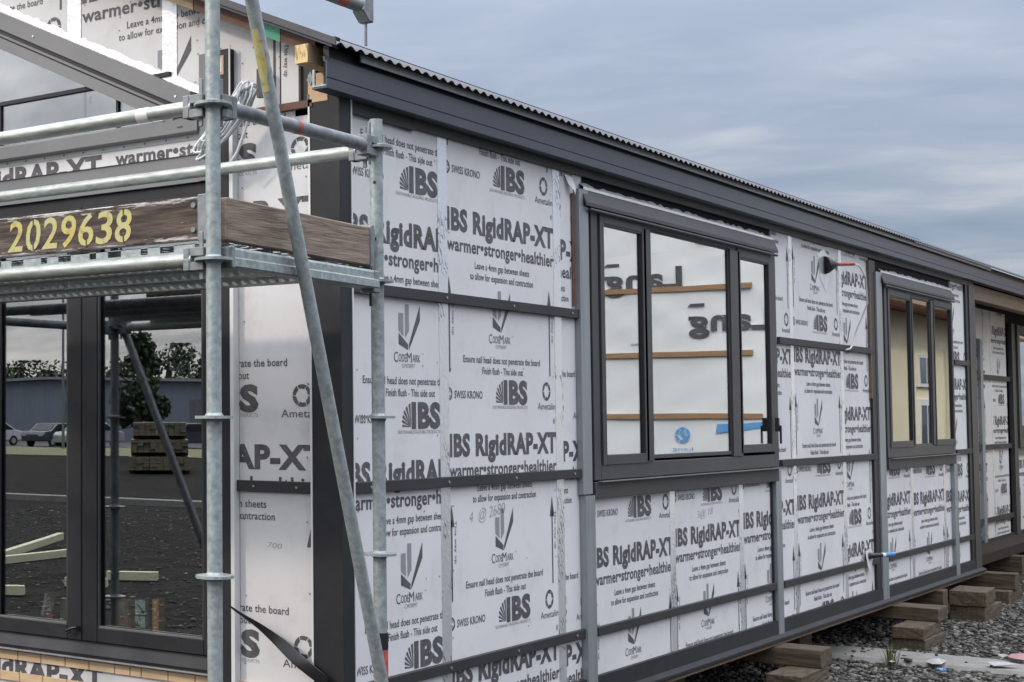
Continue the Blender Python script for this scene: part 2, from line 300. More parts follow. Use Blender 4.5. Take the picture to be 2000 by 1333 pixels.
# ------------------------------------------------------------------ lettering
TC = {}
def tmesh(s, bold):
    k = (s, bold)
    if k in TC: return TC[k]
    cu = bpy.data.curves.new('t', 'FONT'); cu.body = s; cu.resolution_u = 3; cu.offset = bold; cu.space_character = 1.02+bold*1.2
    ob = bpy.data.objects.new('t', cu); COL.objects.link(ob); dg = bpy.context.evaluated_depsgraph_get()
    me = bpy.data.meshes.new_from_object(ob.evaluated_get(dg))
    v = np.array([(q.co.x, q.co.y) for q in me.vertices]); f = [tuple(p.vertices) for p in me.polygons]
    bpy.data.objects.remove(ob); bpy.data.curves.remove(cu); bpy.data.meshes.remove(me)
    if len(v) == 0: v = np.zeros((0, 2))
    TC[k] = (v, f); return TC[k]
_h = tmesh('H', 0)[0]; CAPH = _h[:, 1].max()-_h[:, 1].min()
class Print:                                     # flat print collected in (u, v) of a wall plane
    def __init__(s): s.v = []; s.f = []; s.mi = []
    def poly(s, pts, mi=0):
        o = len(s.v); s.v += [tuple(p) for p in pts]; s.f.append(tuple(range(o, o+len(pts)))); s.mi.append(mi)
    def text(s, t, u, v, w, cap, bold=.0, mi=0, rot=0, center=True, slant=0):
        vv, ff = tmesh(t, bold); x0, x1 = vv[:, 0].min(), vv[:, 0].max(); sx = w/(x1-x0); sy = cap/CAPH
        X = (vv[:, 0]-x0)*sx-(w/2 if center else 0); Y = vv[:, 1]*sy-cap/2; X = X+Y*slant
        c, n = math.cos(rot), math.sin(rot); o = len(s.v)
        s.v += [(u+a*c-b*n, v+a*n+b*c) for a, b in zip(X, Y)]; s.f += [tuple(i+o for i in q) for q in ff]; s.mi += [mi]*len(ff)
    def build(s, name, plane, off, parent, clip, mats=('ink', 'ink_mid', 'pencil'), cuts=()):
        bm = bmesh.new(); vs = [bm.verts.new((a, 0, b)) for a, b in s.v]
        for q, m in zip(s.f, s.mi):
            try: fc = bm.faces.new([vs[i] for i in q]); fc.material_index = m
            except ValueError: pass
        u0, u1, v0, v1 = clip
        for co, no in (((u0, 0, 0), (-1, 0, 0)), ((u1, 0, 0), (1, 0, 0)), ((0, 0, v0), (0, 0, -1)), ((0, 0, v1), (0, 0, 1)))+tuple(cuts):
            bmesh.ops.bisect_plane(bm, geom=bm.verts[:]+bm.edges[:]+bm.faces[:], plane_co=co, plane_no=no, clear_outer=True)
        if not bm.faces: bm.free(); return None
        for q in bm.verts:
            a, _, b = q.co
            q.co = (a, off, b) if plane == 'L' else (off, -a, b)
        me = bpy.data.meshes.new(name); bm.to_mesh(me); bm.free()
        for m in mats: me.materials.append(M[m])
        o = bpy.data.objects.new(name, me); COL.objects.link(o); par(o, parent); o['kind'] = 'stuff'; return o
def fan_logo(P, u, v, w, h):                     # fan of rays, then the three letters
    fu = u; n = 6
    ox, oy = fu+w*.30, v-h/2
    for k in range(n):
        a0 = R(92+k*15.5); a1 = R(92+k*15.5+8.6); L0 = h*1.02-k*h*.07
        r0 = h*.03
        pts = [(ox+math.cos(a)*r*1.12, oy+math.sin(a)*r) for a, r in ((a0, r0), (a1, r0), (a1, L0*.97), (a0, L0))]
        P.poly([(max(q[0], fu), q[1]) for q in pts][::-1])
    P.text('IBS', u+w*.66, v, w*.69, h, .055)
def check_logo(P, u, v0, v1):
    h = v1-v0; w = h*.95
    P.poly([(u-w*.5, v0+h*.42), (u-w*.28, v0+h*.30), (u-w*.28, v0+h*.80), (u-w*.5, v0+h*.80)], 1)
    P.poly([(u-w*.20, v0+h*.26), (u-w*.02, v0+h*.42), (u-w*.02, v0+h), (u-w*.20, v0+h)], 1)
    P.poly([(u-w*.5, v0+h*.36), (u-w*.5, v0+h*.12), (u-w*.07, v0), (u-w*.07, v0+h*.12)])
    P.poly([(u-w*.03, v0+h*.12), (u-w*.03, v0), (u+w*.5, v0+h*.66), (u+w*.5, v0+h)])
def ring_logo(P, u, v, r):
    for k in range(6):
        pts = []
        for t in range(5):
            a = R(k*60+t*14); pts.append((u+math.cos(a)*r, v+math.sin(a)*r))
        for t in range(4, -1, -1):
            a = R(k*60+12+t*12); q = r*(.58+.10*t/4); pts.append((u+math.cos(a)*q, v+math.sin(a)*q))
        P.poly(pts)
def arrow(P, u, vt, vb):
    P.poly([(u-.006, vb), (u+.006, vb), (u+.006, vt-.07), (u-.006, vt-.07)]); P.poly([(u-.026, vt-.10), (u+.026, vt-.10), (u, vt)])
def pattern(P, u0, zr):                          # one repeat of the sheet print, hung from its big name row
    P.text('IBS RigidRAP-XT', u0+.60, zr, 1.12, .092, .046)
    P.text('warmer\u2022stronger\u2022healthier', u0+.60, zr-.112, 1.12, .058, .024)
    P.text('Leave a 4mm gap between sheets', u0+.593, zr-.195, .57, .031, .012)
    P.text('to allow for expansion and contraction', u0+.59, zr-.245, .66, .031, .012)
    check_logo(P, u0+.575, zr-.495, zr-.30)
    P.text('C', u0+.458, zr-.527, .034, .042); P.text('ODE', u0+.513, zr-.53, .066, .032); P.text('M', u0+.571, zr-.527, .042, .042); P.text('ARK', u0+.633, zr-.53, .066, .032)
    P.text('TM', u0+.69, zr-.51, .014, .007)
    P.text('CM70097', u0+.565, zr-.563, .11, .017, 0, 1)
    P.text('Ensure nail head does not penetrate the board', u0+.585, zr-.627, .80, .031, .012)
    P.text('Finish flush - This side out', u0+.583, zr-.678, .425, .031, .012)
    fan_logo(P, u0+.47, zr-.775, .37, .100)
    P.text('SUSTAINABLE BUILDING PRODUCTS', u0+.655, zr-.845, .37, .014, 0, 1)
    ring_logo(P, u0+.046, zr-.788, .030); P.text('K', u0+.046, zr-.788, .022, .026, .02)
    P.text('SWISS KRONO', u0+.232, zr-.79, .272, .033, .012)
    ring_logo(P, u0+1.056, zr-.765, .046)
    P.text('Ametalin', u0+1.055, zr-.838, .20, .032)
    P.text('\u00ae', u0+1.14, zr-.912, .025, .025)
    arrow(P, u0+.055, zr-.262, zr-.69); arrow(P, u0+1.10, zr-.262, zr-.69)
    P.text('This way up', u0+.092, zr-.43, .19, .017, .008, 0, -math.pi/2); P.text('This way up', u0+1.135, zr-.43, .19, .017, .008, 0, -math.pi/2)
PERIOD = 1.018
def board(u0, u1, z0, z1, sheet, zr, plane='L', off=0., name='sheathing_board', poly=None, extra=None, cuts=()):
    th = .011; g = .0015
    if poly:
        b = MB().prism(poly, 'x', off, off+th).build(name, 'board', house)
        u0, u1 = -max(p[0] for p in poly), -min(p[0] for p in poly); z0, z1 = min(p[1] for p in poly), max(p[1] for p in poly)
    elif plane == 'L': b = bx(name, 'board', house, u0+g, u1-g, off, off+th, z0, z1)
    else: b = bx(name, 'board', house, off, off+th, -u1+g, -u0-g, z0, z1)
    if zr is not None:
        P = Print()
        for k in range(-3, 4):
            z = zr+k*PERIOD
            if z-1.0 < z1 and z+.1 > z0: pattern(P, sheet, z)
        if extra: extra(P)
        P.build('printing', plane, off-.0012, b, (u0+.002, u1-.002, z0+.002, z1-.002), cuts=cuts)
    return b

# ================================================================== the setting
g = MB().add([(-400, -400, 0), (400, -400, 0), (400, 400, 0), (-400, 400, 0)], [(0, 1, 2, 3)]).build('ground', 'gravel_ground'); g['kind'] = 'structure'
o = MB().prism([(6.86, 0), (7.46, 0), (7.44, .022), (6.89, .026)], 'y', -3.2, 1.6).build('concrete_strip', 'concrete'); o['kind'] = 'structure'
o = bx('grass_verge', 'grass', None, -62, -48, 20, 90, .0, .06); o['kind'] = 'structure'
o = bx('road', 'asphalt', None, -80, -62, 0, 120, .0, .03); o['kind'] = 'structure'
o = bx('kerb', 'concrete', None, -19.5, -19.1, 4, 44, .0, .12); o['kind'] = 'structure'

# gravel that can be seen lying beside and under the house
def pebbles():
    t = (1+5**.5)/2
    iv = np.array([(-1, t, 0), (1, t, 0), (-1, -t, 0), (1, -t, 0), (0, -1, t), (0, 1, t), (0, -1, -t), (0, 1, -t), (t, 0, -1), (t, 0, 1), (-t, 0, -1), (-t, 0, 1)], float); iv /= np.linalg.norm(iv[0])
    fi = np.array([(0, 11, 5), (0, 5, 1), (0, 1, 7), (0, 7, 10), (0, 10, 11), (1, 5, 9), (5, 11, 4), (11, 10, 2), (10, 7, 6), (7, 1, 8), (3, 9, 4), (3, 4, 2), (3, 2, 6), (3, 6, 8), (3, 8, 9), (4, 9, 5), (2, 4, 11), (6, 2, 10), (8, 6, 7), (9, 8, 1)])
    n = 34000
    x = 4.2+rng.random(n)**1.25*11.5; y = -2.2+rng.random(n)*3.2
    keep = ~((x > 6.84) & (x < 7.48) & (rng.random(n) > .035)); x, y = x[keep], y[keep]; n = len(x)
    yard = np.arange(n) >= n-7000; x = np.where(yard, -3-rng.random(n)**1.3*15, x); y = np.where(yard, 3.5+rng.random(n)*14, y)
    sz = .0075+.0150*rng.random(n)**2.6+.0005*np.clip(x-4, 0, 99)+yard*(.001+.006*rng.random(n)**2); ang = rng.random(n)*6.283
    sc = np.stack([sz*(1+.7*rng.random(n)), sz*(.7+.4*rng.random(n)), sz*(.45+.35*rng.random(n))], 1)
    V = iv[None]*sc[:, None]*(1+.28*(rng.random((n, 12, 1))-.5))
    c, s = np.cos(ang), np.sin(ang); X = V[..., 0]*c[:, None]-V[..., 1]*s[:, None]+x[:, None]; Y = V[..., 0]*s[:, None]+V[..., 1]*c[:, None]+y[:, None]
    zb = np.where((x > 6.86) & (x < 7.46), .026, 0.0)
    Z = V[..., 2]+(zb+sc[:, 2]*.55)[:, None]
    P = np.stack([X, Y, Z], -1).reshape(-1, 3); Fc = (fi[None]+12*np.arange(n)[:, None, None]).reshape(-1, 3)
    me = bpy.data.meshes.new('gravel'); me.vertices.add(len(P)); me.vertices.foreach_set('co', P.ravel()); me.loops.add(Fc.size); me.loops.foreach_set('vertex_index', Fc.ravel().astype(np.int32))
    me.polygons.add(len(Fc)); me.polygons.foreach_set('loop_start', np.arange(0, Fc.size, 3, dtype=np.int32)); me.update(calc_edges=True); me.validate(); me.materials.append(M['pebble'])
    me.polygons.foreach_set('use_smooth', [True]*len(me.polygons))
    o = bpy.data.objects.new('gravel', me); COL.objects.link(o); o['kind'] = 'stuff'; o['label'] = 'loose grey gravel lying beside and under the house'; o['category'] = 'gravel'
pebbles()

# ================================================================== the house
house = empty('house', (0, 0, .28), 'long unclad house with printed white sheathing boards, dark window frames and corrugated roof', 'house')
SL = .467                                         # roof slope
XE = 11.46                                        # end of the flush front wall
def roofz(y): return 3.205+SL*(y+.12)

# --- long wall: sheathing boards and their print
def pen1(P): P.text('4  @ 2680', 1.28, 1.315, .36, .05, -.012, 2, R(5), True, .2)
def pen2(P): P.text('3@ 18', 4.12, 1.185, .26, .04, -.012, 2, R(3), True, .2)
ZT = 3.03
board(.03, .876, .40, ZT, -.005, 2.535)
board(.876, 2.077, .40, ZT, .876, 2.645, extra=pen1)
board(2.077, 2.40, .40, ZT, 1.29, 2.60)
board(2.44, 3.588, .40, 1.36, 2.43, 1.022)
board(3.588, 4.757, .40, 1.36, 3.58, 1.062, extra=pen2)
board(4.757, 5.46, .40, 1.36, 4.757, 1.10)
board(5.46, 5.868, .40, ZT, 4.70, 2.165)
board(5.868, 7.056, .40, ZT, 5.868, 2.185)
board(7.056, 7.83, .40, ZT, 6.64, 2.80)
board(8.17, 9.015, .40, 1.36, 7.80, 1.095)
board(9.015, 10.17, .40, 1.36, 8.99, 1.072)
board(10.17, 10.62, .40, 1.36, 10.17, 1.05)
board(10.58, 11.30, 1.37, ZT, 10.04, 2.06)
board(10.62, 11.30, .40, 1.37, 10.04, 1.03)
# joint tapes
def tape(x0, x1, z0, z1, y=-.002, m='foil'): return bx('joint_tape', m, house, x0, x1, y, y+.0015, z0, z1)
for a, b, z0, z1 in ((.834, .920, .40, ZT-.01), (2.036, 2.119, .40, ZT-.01), (3.548, 3.628, .40, 1.36), (4.722, 4.795, .40, 1.36), (5.83, 5.902, .40, ZT), (7.02, 7.092, .40, ZT),
                     (8.98, 9.05, .40, 1.36), (10.13, 10.20, .40, 1.36), (2.455, 2.485, .55, 1.36)):
    tape(a, b, z0, z1)
# horizontal battens (each stands proud of the boards)
def batt(x0, x1, z, h=.046): return bx('batten', 'batten', house, x0, x1, -.024, -.0025, z, z+h, .002)
for x0, x1, zs in ((.072, 2.31, (2.257, 1.444, .634)), (2.47, 5.42, (.626,)), (5.535, 7.87, (2.245, 1.425, .622)), (8.16, 10.47, (.618,)), (10.60, 11.24, (2.235, 1.415, .615))):
    for z in zs: batt(x0, x1, z)
# screws on the battens nearest to the camera
for x0, x1, z in ((.2, 2.2, 2.28), (.2, 2.2, 1.467), (.2, 2.2, .657)):
    for k in range(4):
        x = x0+(x1-x0)*k/3; MB().tube([(x, -.0235, z), (x, -.028, z)], .006, 8).build('screw', 'galv', house)
nh = MB()
def nail(p, ax):
    a = [(math.cos(R(60*k))*.0042, math.sin(R(60*k))*.0042) for k in range(6)]
    v = [((p[0]+q[0], p[1], p[2]+q[1]) if ax == 'y' else (p[0], p[1]+q[0], p[2]+q[1])) for q in a]
    nh.add(v, [tuple(range(6))])
for x0, x1, za, zb in ((.08, .876, .42, 3.0), (.876, 2.077, .42, 3.0), (2.44, 3.588, .42, 1.33), (3.588, 4.757, .42, 1.33), (5.868, 7.056, .42, 3.0)):
    for x in (x0+.062, (x0+x1)/2+.21, x1-.062):
        z = za+.05
        while z < zb:
            nail((x+random.uniform(-.008, .008), -.0022, z+random.uniform(-.03, .03)), 'y'); z += .30
for y in (.15, .46):
    z = .75
    while z < 2.95: nail((-.0022, y+random.uniform(-.006, .006), z+random.uniform(-.03, .03)), 'x'); z += .28
for y in (1.30, 1.10, .72, .60, .42):
    for k in range(3): nail((-.0022, y+random.uniform(-.05, .05), 3.20+.46*(y-.55)+.05+.06*k), 'x')
o = nh.build('nail_heads', 'galv_dull', house, fix=False); o['kind'] = 'stuff'
# head band under the gutter
bx('head_flashing', 'flash_brown', house, .075, XE, -.016, -.003, 3.0, 3.075)
# bottom flashing: upright face, sloping lip, drip edge and the bearer behind it
MB().prism([(-.026, .425), (-.003, .425), (-.003, .30), (-.060, .30), (-.064, .306), (-.064, .322), (-.028, .338)], 'x', -.03, XE).build('base_flashing', 'aluminium_dark', house)
bx('bearer', 'timber_beam', house, .0, XE, -.048, .10, .279, .298)
for x in (.9, 2.6, 4.9, 5.6, 7.4, 9.3): bx('flashing_joint', 'black', house, x, x+.004, -.0268, -.0262, .338, .42)
# vertical jamb channels beside the windows
def chan(x0, x1, z0, z1, m='jamb_grey', d=.032):
    w = x1-x0; t = .004
    return MB().prism([(x0, -.003), (x0, -d), (x1, -d), (x1, -.003), (x1-t, -.003), (x1-t, -d+t), (x0+t, -d+t), (x0+t, -.003)], 'z', z0, z1).build('jamb_channel', m, house)
chan(2.285, 2.40, 1.36, 2.925); chan(2.305, 2.42, .26, 1.352, d=.036)
chan(5.36, 5.47, .335, 1.40); chan(7.93, 8.10, .335, 2.90); chan(10.40, 10.53, .33, 1.40); chan(11.20, 11.44, .30, 3.0, 'frame_grey', .03)
bx('strip_or_painted_gap', 'black', house, 7.80, 7.95, -.02, -.004, .41, 2.98); bx('strip_or_painted_gap', 'timber_beam', house, 7.78, 7.80, -.022, -.004, 1.9, 2.98); bx('strip_or_painted_gap', 'timber_brown', house, 2.25, 2.272, -.010, -.004, 2.32, 2.90)  # black strip paints the dark gap beside the channel; brown ones are timber
bx('strip_or_painted_gap', 'black', house, 11.10, 11.205, -.02, -.004, .41, 3.0); bx('strip_or_painted_gap', 'black', house, 5.33, 5.352, -.012, -.004, .41, 1.33)
# torn wrap corner hanging beside the first window head
MB().add([(2.17, -.004, 2.99), (2.21, -.012, 2.985), (2.25, -.012, 2.98), (2.25, -.032, 2.925), (2.22, -.034, 2.91), (2.185, -.02, 2.94), (2.25, -.03, 2.89)], [(0, 1, 4, 5), (1, 2, 3, 4), (3, 6, 4)], 0, True).build('torn_wrap', 'white_edge', house)

# --- windows in the long wall
def window_long(x0, x1, z0, z1, lights, hood=True):
    f = MB(); yo, yi = -.022, .05
    f.box(x0, x0+.085, yo, yi, z0, z1); f.box(x1-.085, x1, yo, yi, z0, z1); f.box(x0+.085, x1-.085, yo, yi, z1-.055, z1); f.box(x0+.085, x1-.085, yo, yi, z0, z0+.085)
    w = f.build('window', 'frame_grey', house, .003)
    for (a, b, c, d, sash) in lights:             # glass edges and whether a sash carries it
        t = .052 if sash else .022; y = -.030 if sash else -.020
        s = MB(); s.box(a-t, a, y, .03, c-t, d+t); s.box(b, b+t, y, .03, c-t, d+t); s.box(a, b, y, .03, d, d+t); s.box(a, b, y, .03, c-t, c)
        s.build('sash', 'frame_grey', w, .002)
        i = MB(); i.box(a, a+.006, y+.004, -.009, c, d); i.box(b-.006, b, y+.004, -.009, c, d); i.box(a+.006, b-.006, y+.004, -.009, d-.010, d); i.build('glazing_seal', 'black', w)
        bx('pane', 'glass_side', w, a+.001, b-.001, -.0135, -.0105, c+.001, d-.001)
    # mullions
    xs = [(lights[k][1], lights[k+1][0]) for k in range(len(lights)-1)]
    for a, b in xs:
        bx('mullion', 'frame_grey', w, a+.018, b-.018, -.030, .05, z0+.085, z1-.055, .002)
    # sloping hood and the foil tape over it
    MB().prism([(-.003, z1+.078), (-.022, z1+.078), (-.050, z1+.006), (-.050, z1-.014), (-.044, z1-.014), (-.044, z1), (-.003, z1+.030)], 'x', x0-.12, x1-.02).build('hood', 'frame_grey', w, .0015)
    MB().tube([(x0-.08, -.050, z1-.030), (x1-.05, -.050, z1-.030)], .009, 8).build('hood_trim', 'frame_grey', w)
    v = []; n = 60
    for k in range(n+1):
        x = x0-.10+(x1-x0+.06)*k/n; j = random.uniform(-.008, .008)
        v += [(x, -.026, z1+.074), (x, -.024-random.random()*.006, z1+.088), (x, -.005, z1+.108+j)]
    MB().add(v, [(3*k+i, 3*k+3+i, 3*k+4+i, 3*k+1+i) for k in range(n) for i in (0, 1)]).build('head_tape', 'foil_plain', w)
    # sill strip
    bx('sill', 'flash_brown', w, x0-.02, x1-.05, -.034, -.003, z0-.092, z0-.008, .002)
    bx('sill_edge', 'flash_mid', w, x0+.01, x1-.03, -.062, -.035, z0-.007, z0-.002)
    return w
w1 = window_long(2.455, 5.47, 1.425, 2.855, ((2.605, 3.135, 1.555, 2.775, True), (3.275, 4.545, 1.545, 2.80, False), (4.755, 5.31, 1.58, 2.765, True)))
MB().box(5.33, 5.352, -.066, -.041, 1.66, 1.75).box(5.338, 5.347, -.08, -.066, 1.58, 1.70).build('latch', 'black_plastic', w1, .003)
w2 = window_long(8.20, 10.53, 1.43, 2.83, ((8.335, 8.985, 1.56, 2.735, True), (9.085, 9.675, 1.53, 2.76, False), (9.82, 10.45, 1.56, 2.735, True)))

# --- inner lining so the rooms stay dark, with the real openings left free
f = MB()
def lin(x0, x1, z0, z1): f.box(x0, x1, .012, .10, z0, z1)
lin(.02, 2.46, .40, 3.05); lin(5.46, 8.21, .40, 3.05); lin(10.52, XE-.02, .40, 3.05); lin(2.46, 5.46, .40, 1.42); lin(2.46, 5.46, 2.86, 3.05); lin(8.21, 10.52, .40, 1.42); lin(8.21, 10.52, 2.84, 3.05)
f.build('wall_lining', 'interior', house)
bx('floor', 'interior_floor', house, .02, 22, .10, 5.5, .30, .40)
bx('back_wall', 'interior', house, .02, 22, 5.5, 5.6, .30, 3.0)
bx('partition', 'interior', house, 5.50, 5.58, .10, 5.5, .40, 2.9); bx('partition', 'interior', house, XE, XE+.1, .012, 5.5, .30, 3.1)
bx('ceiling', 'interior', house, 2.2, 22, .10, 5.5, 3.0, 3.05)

# --- porch end of the house, set back behind the front wall
board(13.2, 14.53, .40, 2.95, 13.05, 1.20, off=.43); board(14.53, 15.36, .40, 2.95, 14.36, 1.72, off=.43); board(15.9, 18, .40, 1.33, 15.9, 1.2, off=.43)
tape(14.50, 14.56, .40, 2.95, .428)
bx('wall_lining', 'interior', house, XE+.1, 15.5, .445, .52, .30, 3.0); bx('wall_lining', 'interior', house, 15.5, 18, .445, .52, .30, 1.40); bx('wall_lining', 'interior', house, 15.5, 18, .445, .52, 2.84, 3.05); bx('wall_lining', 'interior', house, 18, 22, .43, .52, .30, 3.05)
for z in (2.17, 1.40, .60): bx('batten', 'batten', house, 13.4, 15.5, .404, .4275, z, z+.055)
MB().prism([(.404, .425), (.427, .425), (.427, .30), (.36, .30), (.36, .322), (.402, .338)], 'x', XE+.1, 18).build('base_flashing', 'aluminium_dark', house)
MB().prism([(13.82, .427), (13.82, .395), (13.95, .395), (13.95, .427)], 'z', .33, 2.6).build('jamb_channel', 'jamb_grey', house)
MB().prism([(15.45, .427), (15.45, .38), (15.66, .38), (15.66, .427)], 'z', .33, 2.85).build('jamb_channel', 'frame_grey', house)
bx('porch_beam', 'timber_beam', house, XE+.01, 21.9, -.005, .09, 2.885, 3.03, .004)
bx('porch_soffit', 'interior', house, XE+.01, 21.9, .095, .42, 3.02, 3.04)
w3 = MB().box(15.66, 15.80, .36, .5, 1.40, 2.84).box(15.80, 17.9, .36, .5, 1.40, 1.50).box(15.80, 17.9, .36, .5, 2.74, 2.84).build('window', 'frame_grey', house)
bx('pane', 'glass_side', w3, 15.80, 17.9, .40, .405, 1.50, 2.74); bx('sill', 'flash_mid', w3, 15.66, 17.9, .40, .427, 1.32, 1.39)

# --- gutter fascia, eave strip, roof
MB().prism([(-.080, 3.040), (-.012, 3.040), (-.012, 3.046), (-.075, 3.046), (-.075, 3.078), (-.0775, 3.080), (-.075, 3.083), (-.075, 3.143), (-.064, 3.147), (-.064, 3.160), (-.058, 3.163), (-.070, 3.165), (-.070, 3.150), (-.080, 3.146), (-.080, 3.084), (-.077, 3.081), (-.080, 3.078)], 'x', -.205, 21.9).build('fascia', 'colorsteel', house)
bx('eave_gap', 'black', house, -.15, 21.9, -.056, -.03, 3.05, 3.22)
bx('eave_strip', 'eave_strip', house, .045, 11.9, -.088, -.081, 3.182, 3.213)
def roof():
    mb = MB(); p = .0762; n = int((21.9+.205)/p*8); xs = [-.205+p/8*k for k in range(n)]
    tri = [0, .32, .78, 1, 1, .78, .32, 0]
    hs = [.013*tri[k % 8] for k in range(n)]
    v = []; ys = (-.125, 2.75)
    for y in ys:
        for x, h in zip(xs, hs): v.append((x, y, roofz(y)+h))
    for y in ys:
        for x, h in zip(xs, hs): v.append((x, y+.001, roofz(y)+h-.0025))
    fs = [(k, k+1, n+k+1, n+k) for k in range(n-1)]+[(2*n+k, 3*n+k, 3*n+k+1, 2*n+k+1) for k in range(n-1)]+[(k, 2*n+k, 2*n+k+1, k+1) for k in range(n-1)]
    fs += [(0, n, 3*n, 2*n)]
    mb.add(v, fs)
    r = mb.build('roof', 'roof_steel', house)
    v = [(x, 2.75+.001, roofz(2.75)+.02) for x in (-.2, 21.9)]+[(x, 5.7, roofz(2.75)-SL*2.95) for x in (-.2, 21.9)]
    MB().add(v, [(0, 1, 3, 2)]).build('rear_slope', 'roof_steel', r)
    # barge flashing along the open verge
    MB().prism([(-.125, roofz(-.125)-.004), (2.75, roofz(2.75)-.004), (2.75, roofz(2.75)+.030), (-.125, roofz(-.125)+.026)], 'x', -.215, -.207).build('barge', 'roof_steel', r)
    MB().prism([(-.10, roofz(-.10)-.016), (2.75, roofz(2.75)-.016), (2.75, roofz(2.75)-.005), (-.10, roofz(-.10)-.005)], 'x', -.200, -.15).build('barge', 'colorsteel', r)
    return r
rf = roof()
MB().prism([(.10, 3.0), (5.5, 3.0), (5.5, 3.25), (2.75, roofz(2.75)-.05), (.10, roofz(.1)-.05)], 'x', 21.8, 21.9).build('gable_wall', 'interior', house)

# --- end wall, bottom to top
def cladrow(z0, z1, joints, off=-.012):
    for a, b in zip(joints[:-1], joints[1:]):
        bx('timber_block', 'timber_raw', house, off, 0.0, b+.0022, a-.0022, z0, z1, .0012)
jt = [1.876+.147*k for k in range(6, 0, -1)]+[1.876, 1.749, 1.603, 1.454, 1.31, 1.16, 1.072, 1.009, .861, .716, .56, .49]
cladrow(.614, .654, jt); cladrow(.515, .556, [q-.01 for q in jt])
board(-2.9, -.50, .40, .66, -2.40, .578, 'E', off=.004)
MB().prism([(-.012, .668), (-.055, .668), (-.055, .674), (.02, .674)], 'y', .60, 3.0).build('sill_tray', 'eave_strip', house)
# the sill proper and the big glazed unit
win = MB().prism([(.06, .676), (-.045, .676), (-.050, .690), (-.020, .735), (-.020, .742), (.06, .742)], 'y', .57, 3.1).prism([(.06, 2.76), (-.012, 2.76), (-.012, 2.715), (.06, 2.715)], 'y', .57, 3.1).box(-.010, .05, .570, .581, .730, 2.72).box(-.010, .05, 2.582, 3.1, .730, 2.72).build('window', 'aluminium_dark', house)
def sash(y0, y1, st, stile_l, stile_r):
    # y0 < y1: right and left edge as seen
    s = MB(); xo, xi = -.028, .045; zb, zt = .745, 2.712
    s.box(xo, xi, y0, y0+stile_r, zb, zt); s.box(xo, xi, y1-stile_l, y1, zb, zt); s.box(xo, xi, y0+stile_r, y1-stile_l, zb, zb+.066); s.box(xo, xi, y0+stile_r, y1-stile_l, zt-.07, zt)
    o = s.build('sash', 'aluminium_dark', win, .003)
    b = MB(); b.box(xo+.006, xo+.018, y0+stile_r, y0+stile_r+.010, zb+.066, zt-.07); b.box(xo+.006, xo+.018, y1-stile_l-.010, y1-stile_l, zb+.066, zt-.07); b.build('bead', 'frame_grey', win)
    bx('bead', 'flash_mid', win, xo+.004, xo+.016, y0+stile_r+.010, y1-stile_l-.010, zb+.066, zb+.0735)
    bx('pane', 'glass', win, -.002, .002, y0+stile_r+.001, y1-stile_l-.001, zb+.067, zt-.071)
    for y in (y0+stile_r+.12, (y0+y1)/2+.09): MB().tube([(xo-.0003, y, zb+.033), (xo-.0015, y, zb+.033)], .0045, 8).build('drain_hole', 'black', win)
sash(.582, 1.338, None, .089, .076); sash(1.342, 1.955, None, .086, .084); sash(1.959, 2.58, None, .086, .086)
MB().tube([(-.028, 1.357, .800), (-.044, 1.357, .800)], .012, 10).tube([(-.048, 1.354, .804), (-.055, 1.375, .800), (-.056, 1.400, .790), (-.055, 1.414, .778), (-.055, 1.402, .777), (-.055, 1.385, .784)], .0055, 8).build('stay_handle', 'black_plastic', win)
# jamb post and its pale edge
bx('jamb_post', 'aluminium_dark', house, -.034, .03, .506, .578, .40, 3.318, .002)
MB().box(-.040, -.0345, .500, .506, .40, 3.33).box(-.040, .0, .488, .500, .40, 3.0).build('jamb_edge', 'white_edge', house)
bx('jamb_post', 'flash_mid', house, -.034, .03, .582, .668, 2.765, 3.314, .002)
bx('maker_tag', 'copper_tag', house, -.0365, -.0345, .535, .570, 3.21, 3.292); bx('maker_tag', 'white_edge', house, -.0372, -.0366, .545, .560, 3.222, 3.28)
# corner board with print and its battens
def pen3(P): P.text('700', -.313, 1.225, .07, .022, -.01, 2, R(-4), True, .25)
board(-.488, -.118, .655, 3.015, -1.232, 1.588, 'E', extra=pen3)
for z in (1.444, .600): bx('batten', 'batten', house, -.024, -.0025, .118, .487, z, z+.046, .002)
for y in (.19, .40): MB().tube([(-.0235, y, 1.467), (-.028, y, 1.467)], .005, 8).build('screw', 'galv', house)
bx('corner_strip', 'timber_raw', house, -.012, -.001, .12, .485, .646, .656)
# corner flashing: a dark box folded round the corner, with bright edges
MB().prism([(-.026, .118), (-.026, -.026), (.062, -.026), (.062, -.003), (-.003, -.003), (-.003, .118)], 'z', .26, 3.065).build('corner_flashing', 'aluminium_dark', house, .0015)
bx('corner_edge', 'white_edge', house, -.030, -.0262, .112, .120, .26, 3.066); bx('corner_edge', 'white_edge', house, .058, .066, -.030, -.0262, .26, 3.066)
# bands above the glazing: flashing, printed strip, transom beam
MB().prism([(-.010, 2.765), (-.030, 2.765), (-.030, 2.80), (-.016, 2.812), (-.016, 2.884), (-.024, 2.887), (-.003, 2.889), (-.003, 2.765)], 'y', .582, 3.1).build('head_flashing', 'flash_mid', house)
bs = board(-3.1, -.67, 2.80, 2.99, -2.4, None, 'E', off=-.002)
P = Print(); P.text('IBS RigidRAP-XT', -1.80, 2.898, 1.12, .088, .045); P.text('warmer\u2022stronger\u2022healthier', -.60, 2.918, 1.12, .058, .032)
P.poly([(-1.9, 2.9545), (-.7, 2.9545), (-.7, 2.956), (-1.9, 2.956)], 1)
P.build('printing', 'E', -.0034, bs, (-3.1, -.672, 2.889, 2.985))
for k in range(12): MB().tube([(-.002, .75+.12*k, 2.968), (-.005, .75+.12*k, 2.968)], .0042, 6).build('nail', 'galv_dull', house)
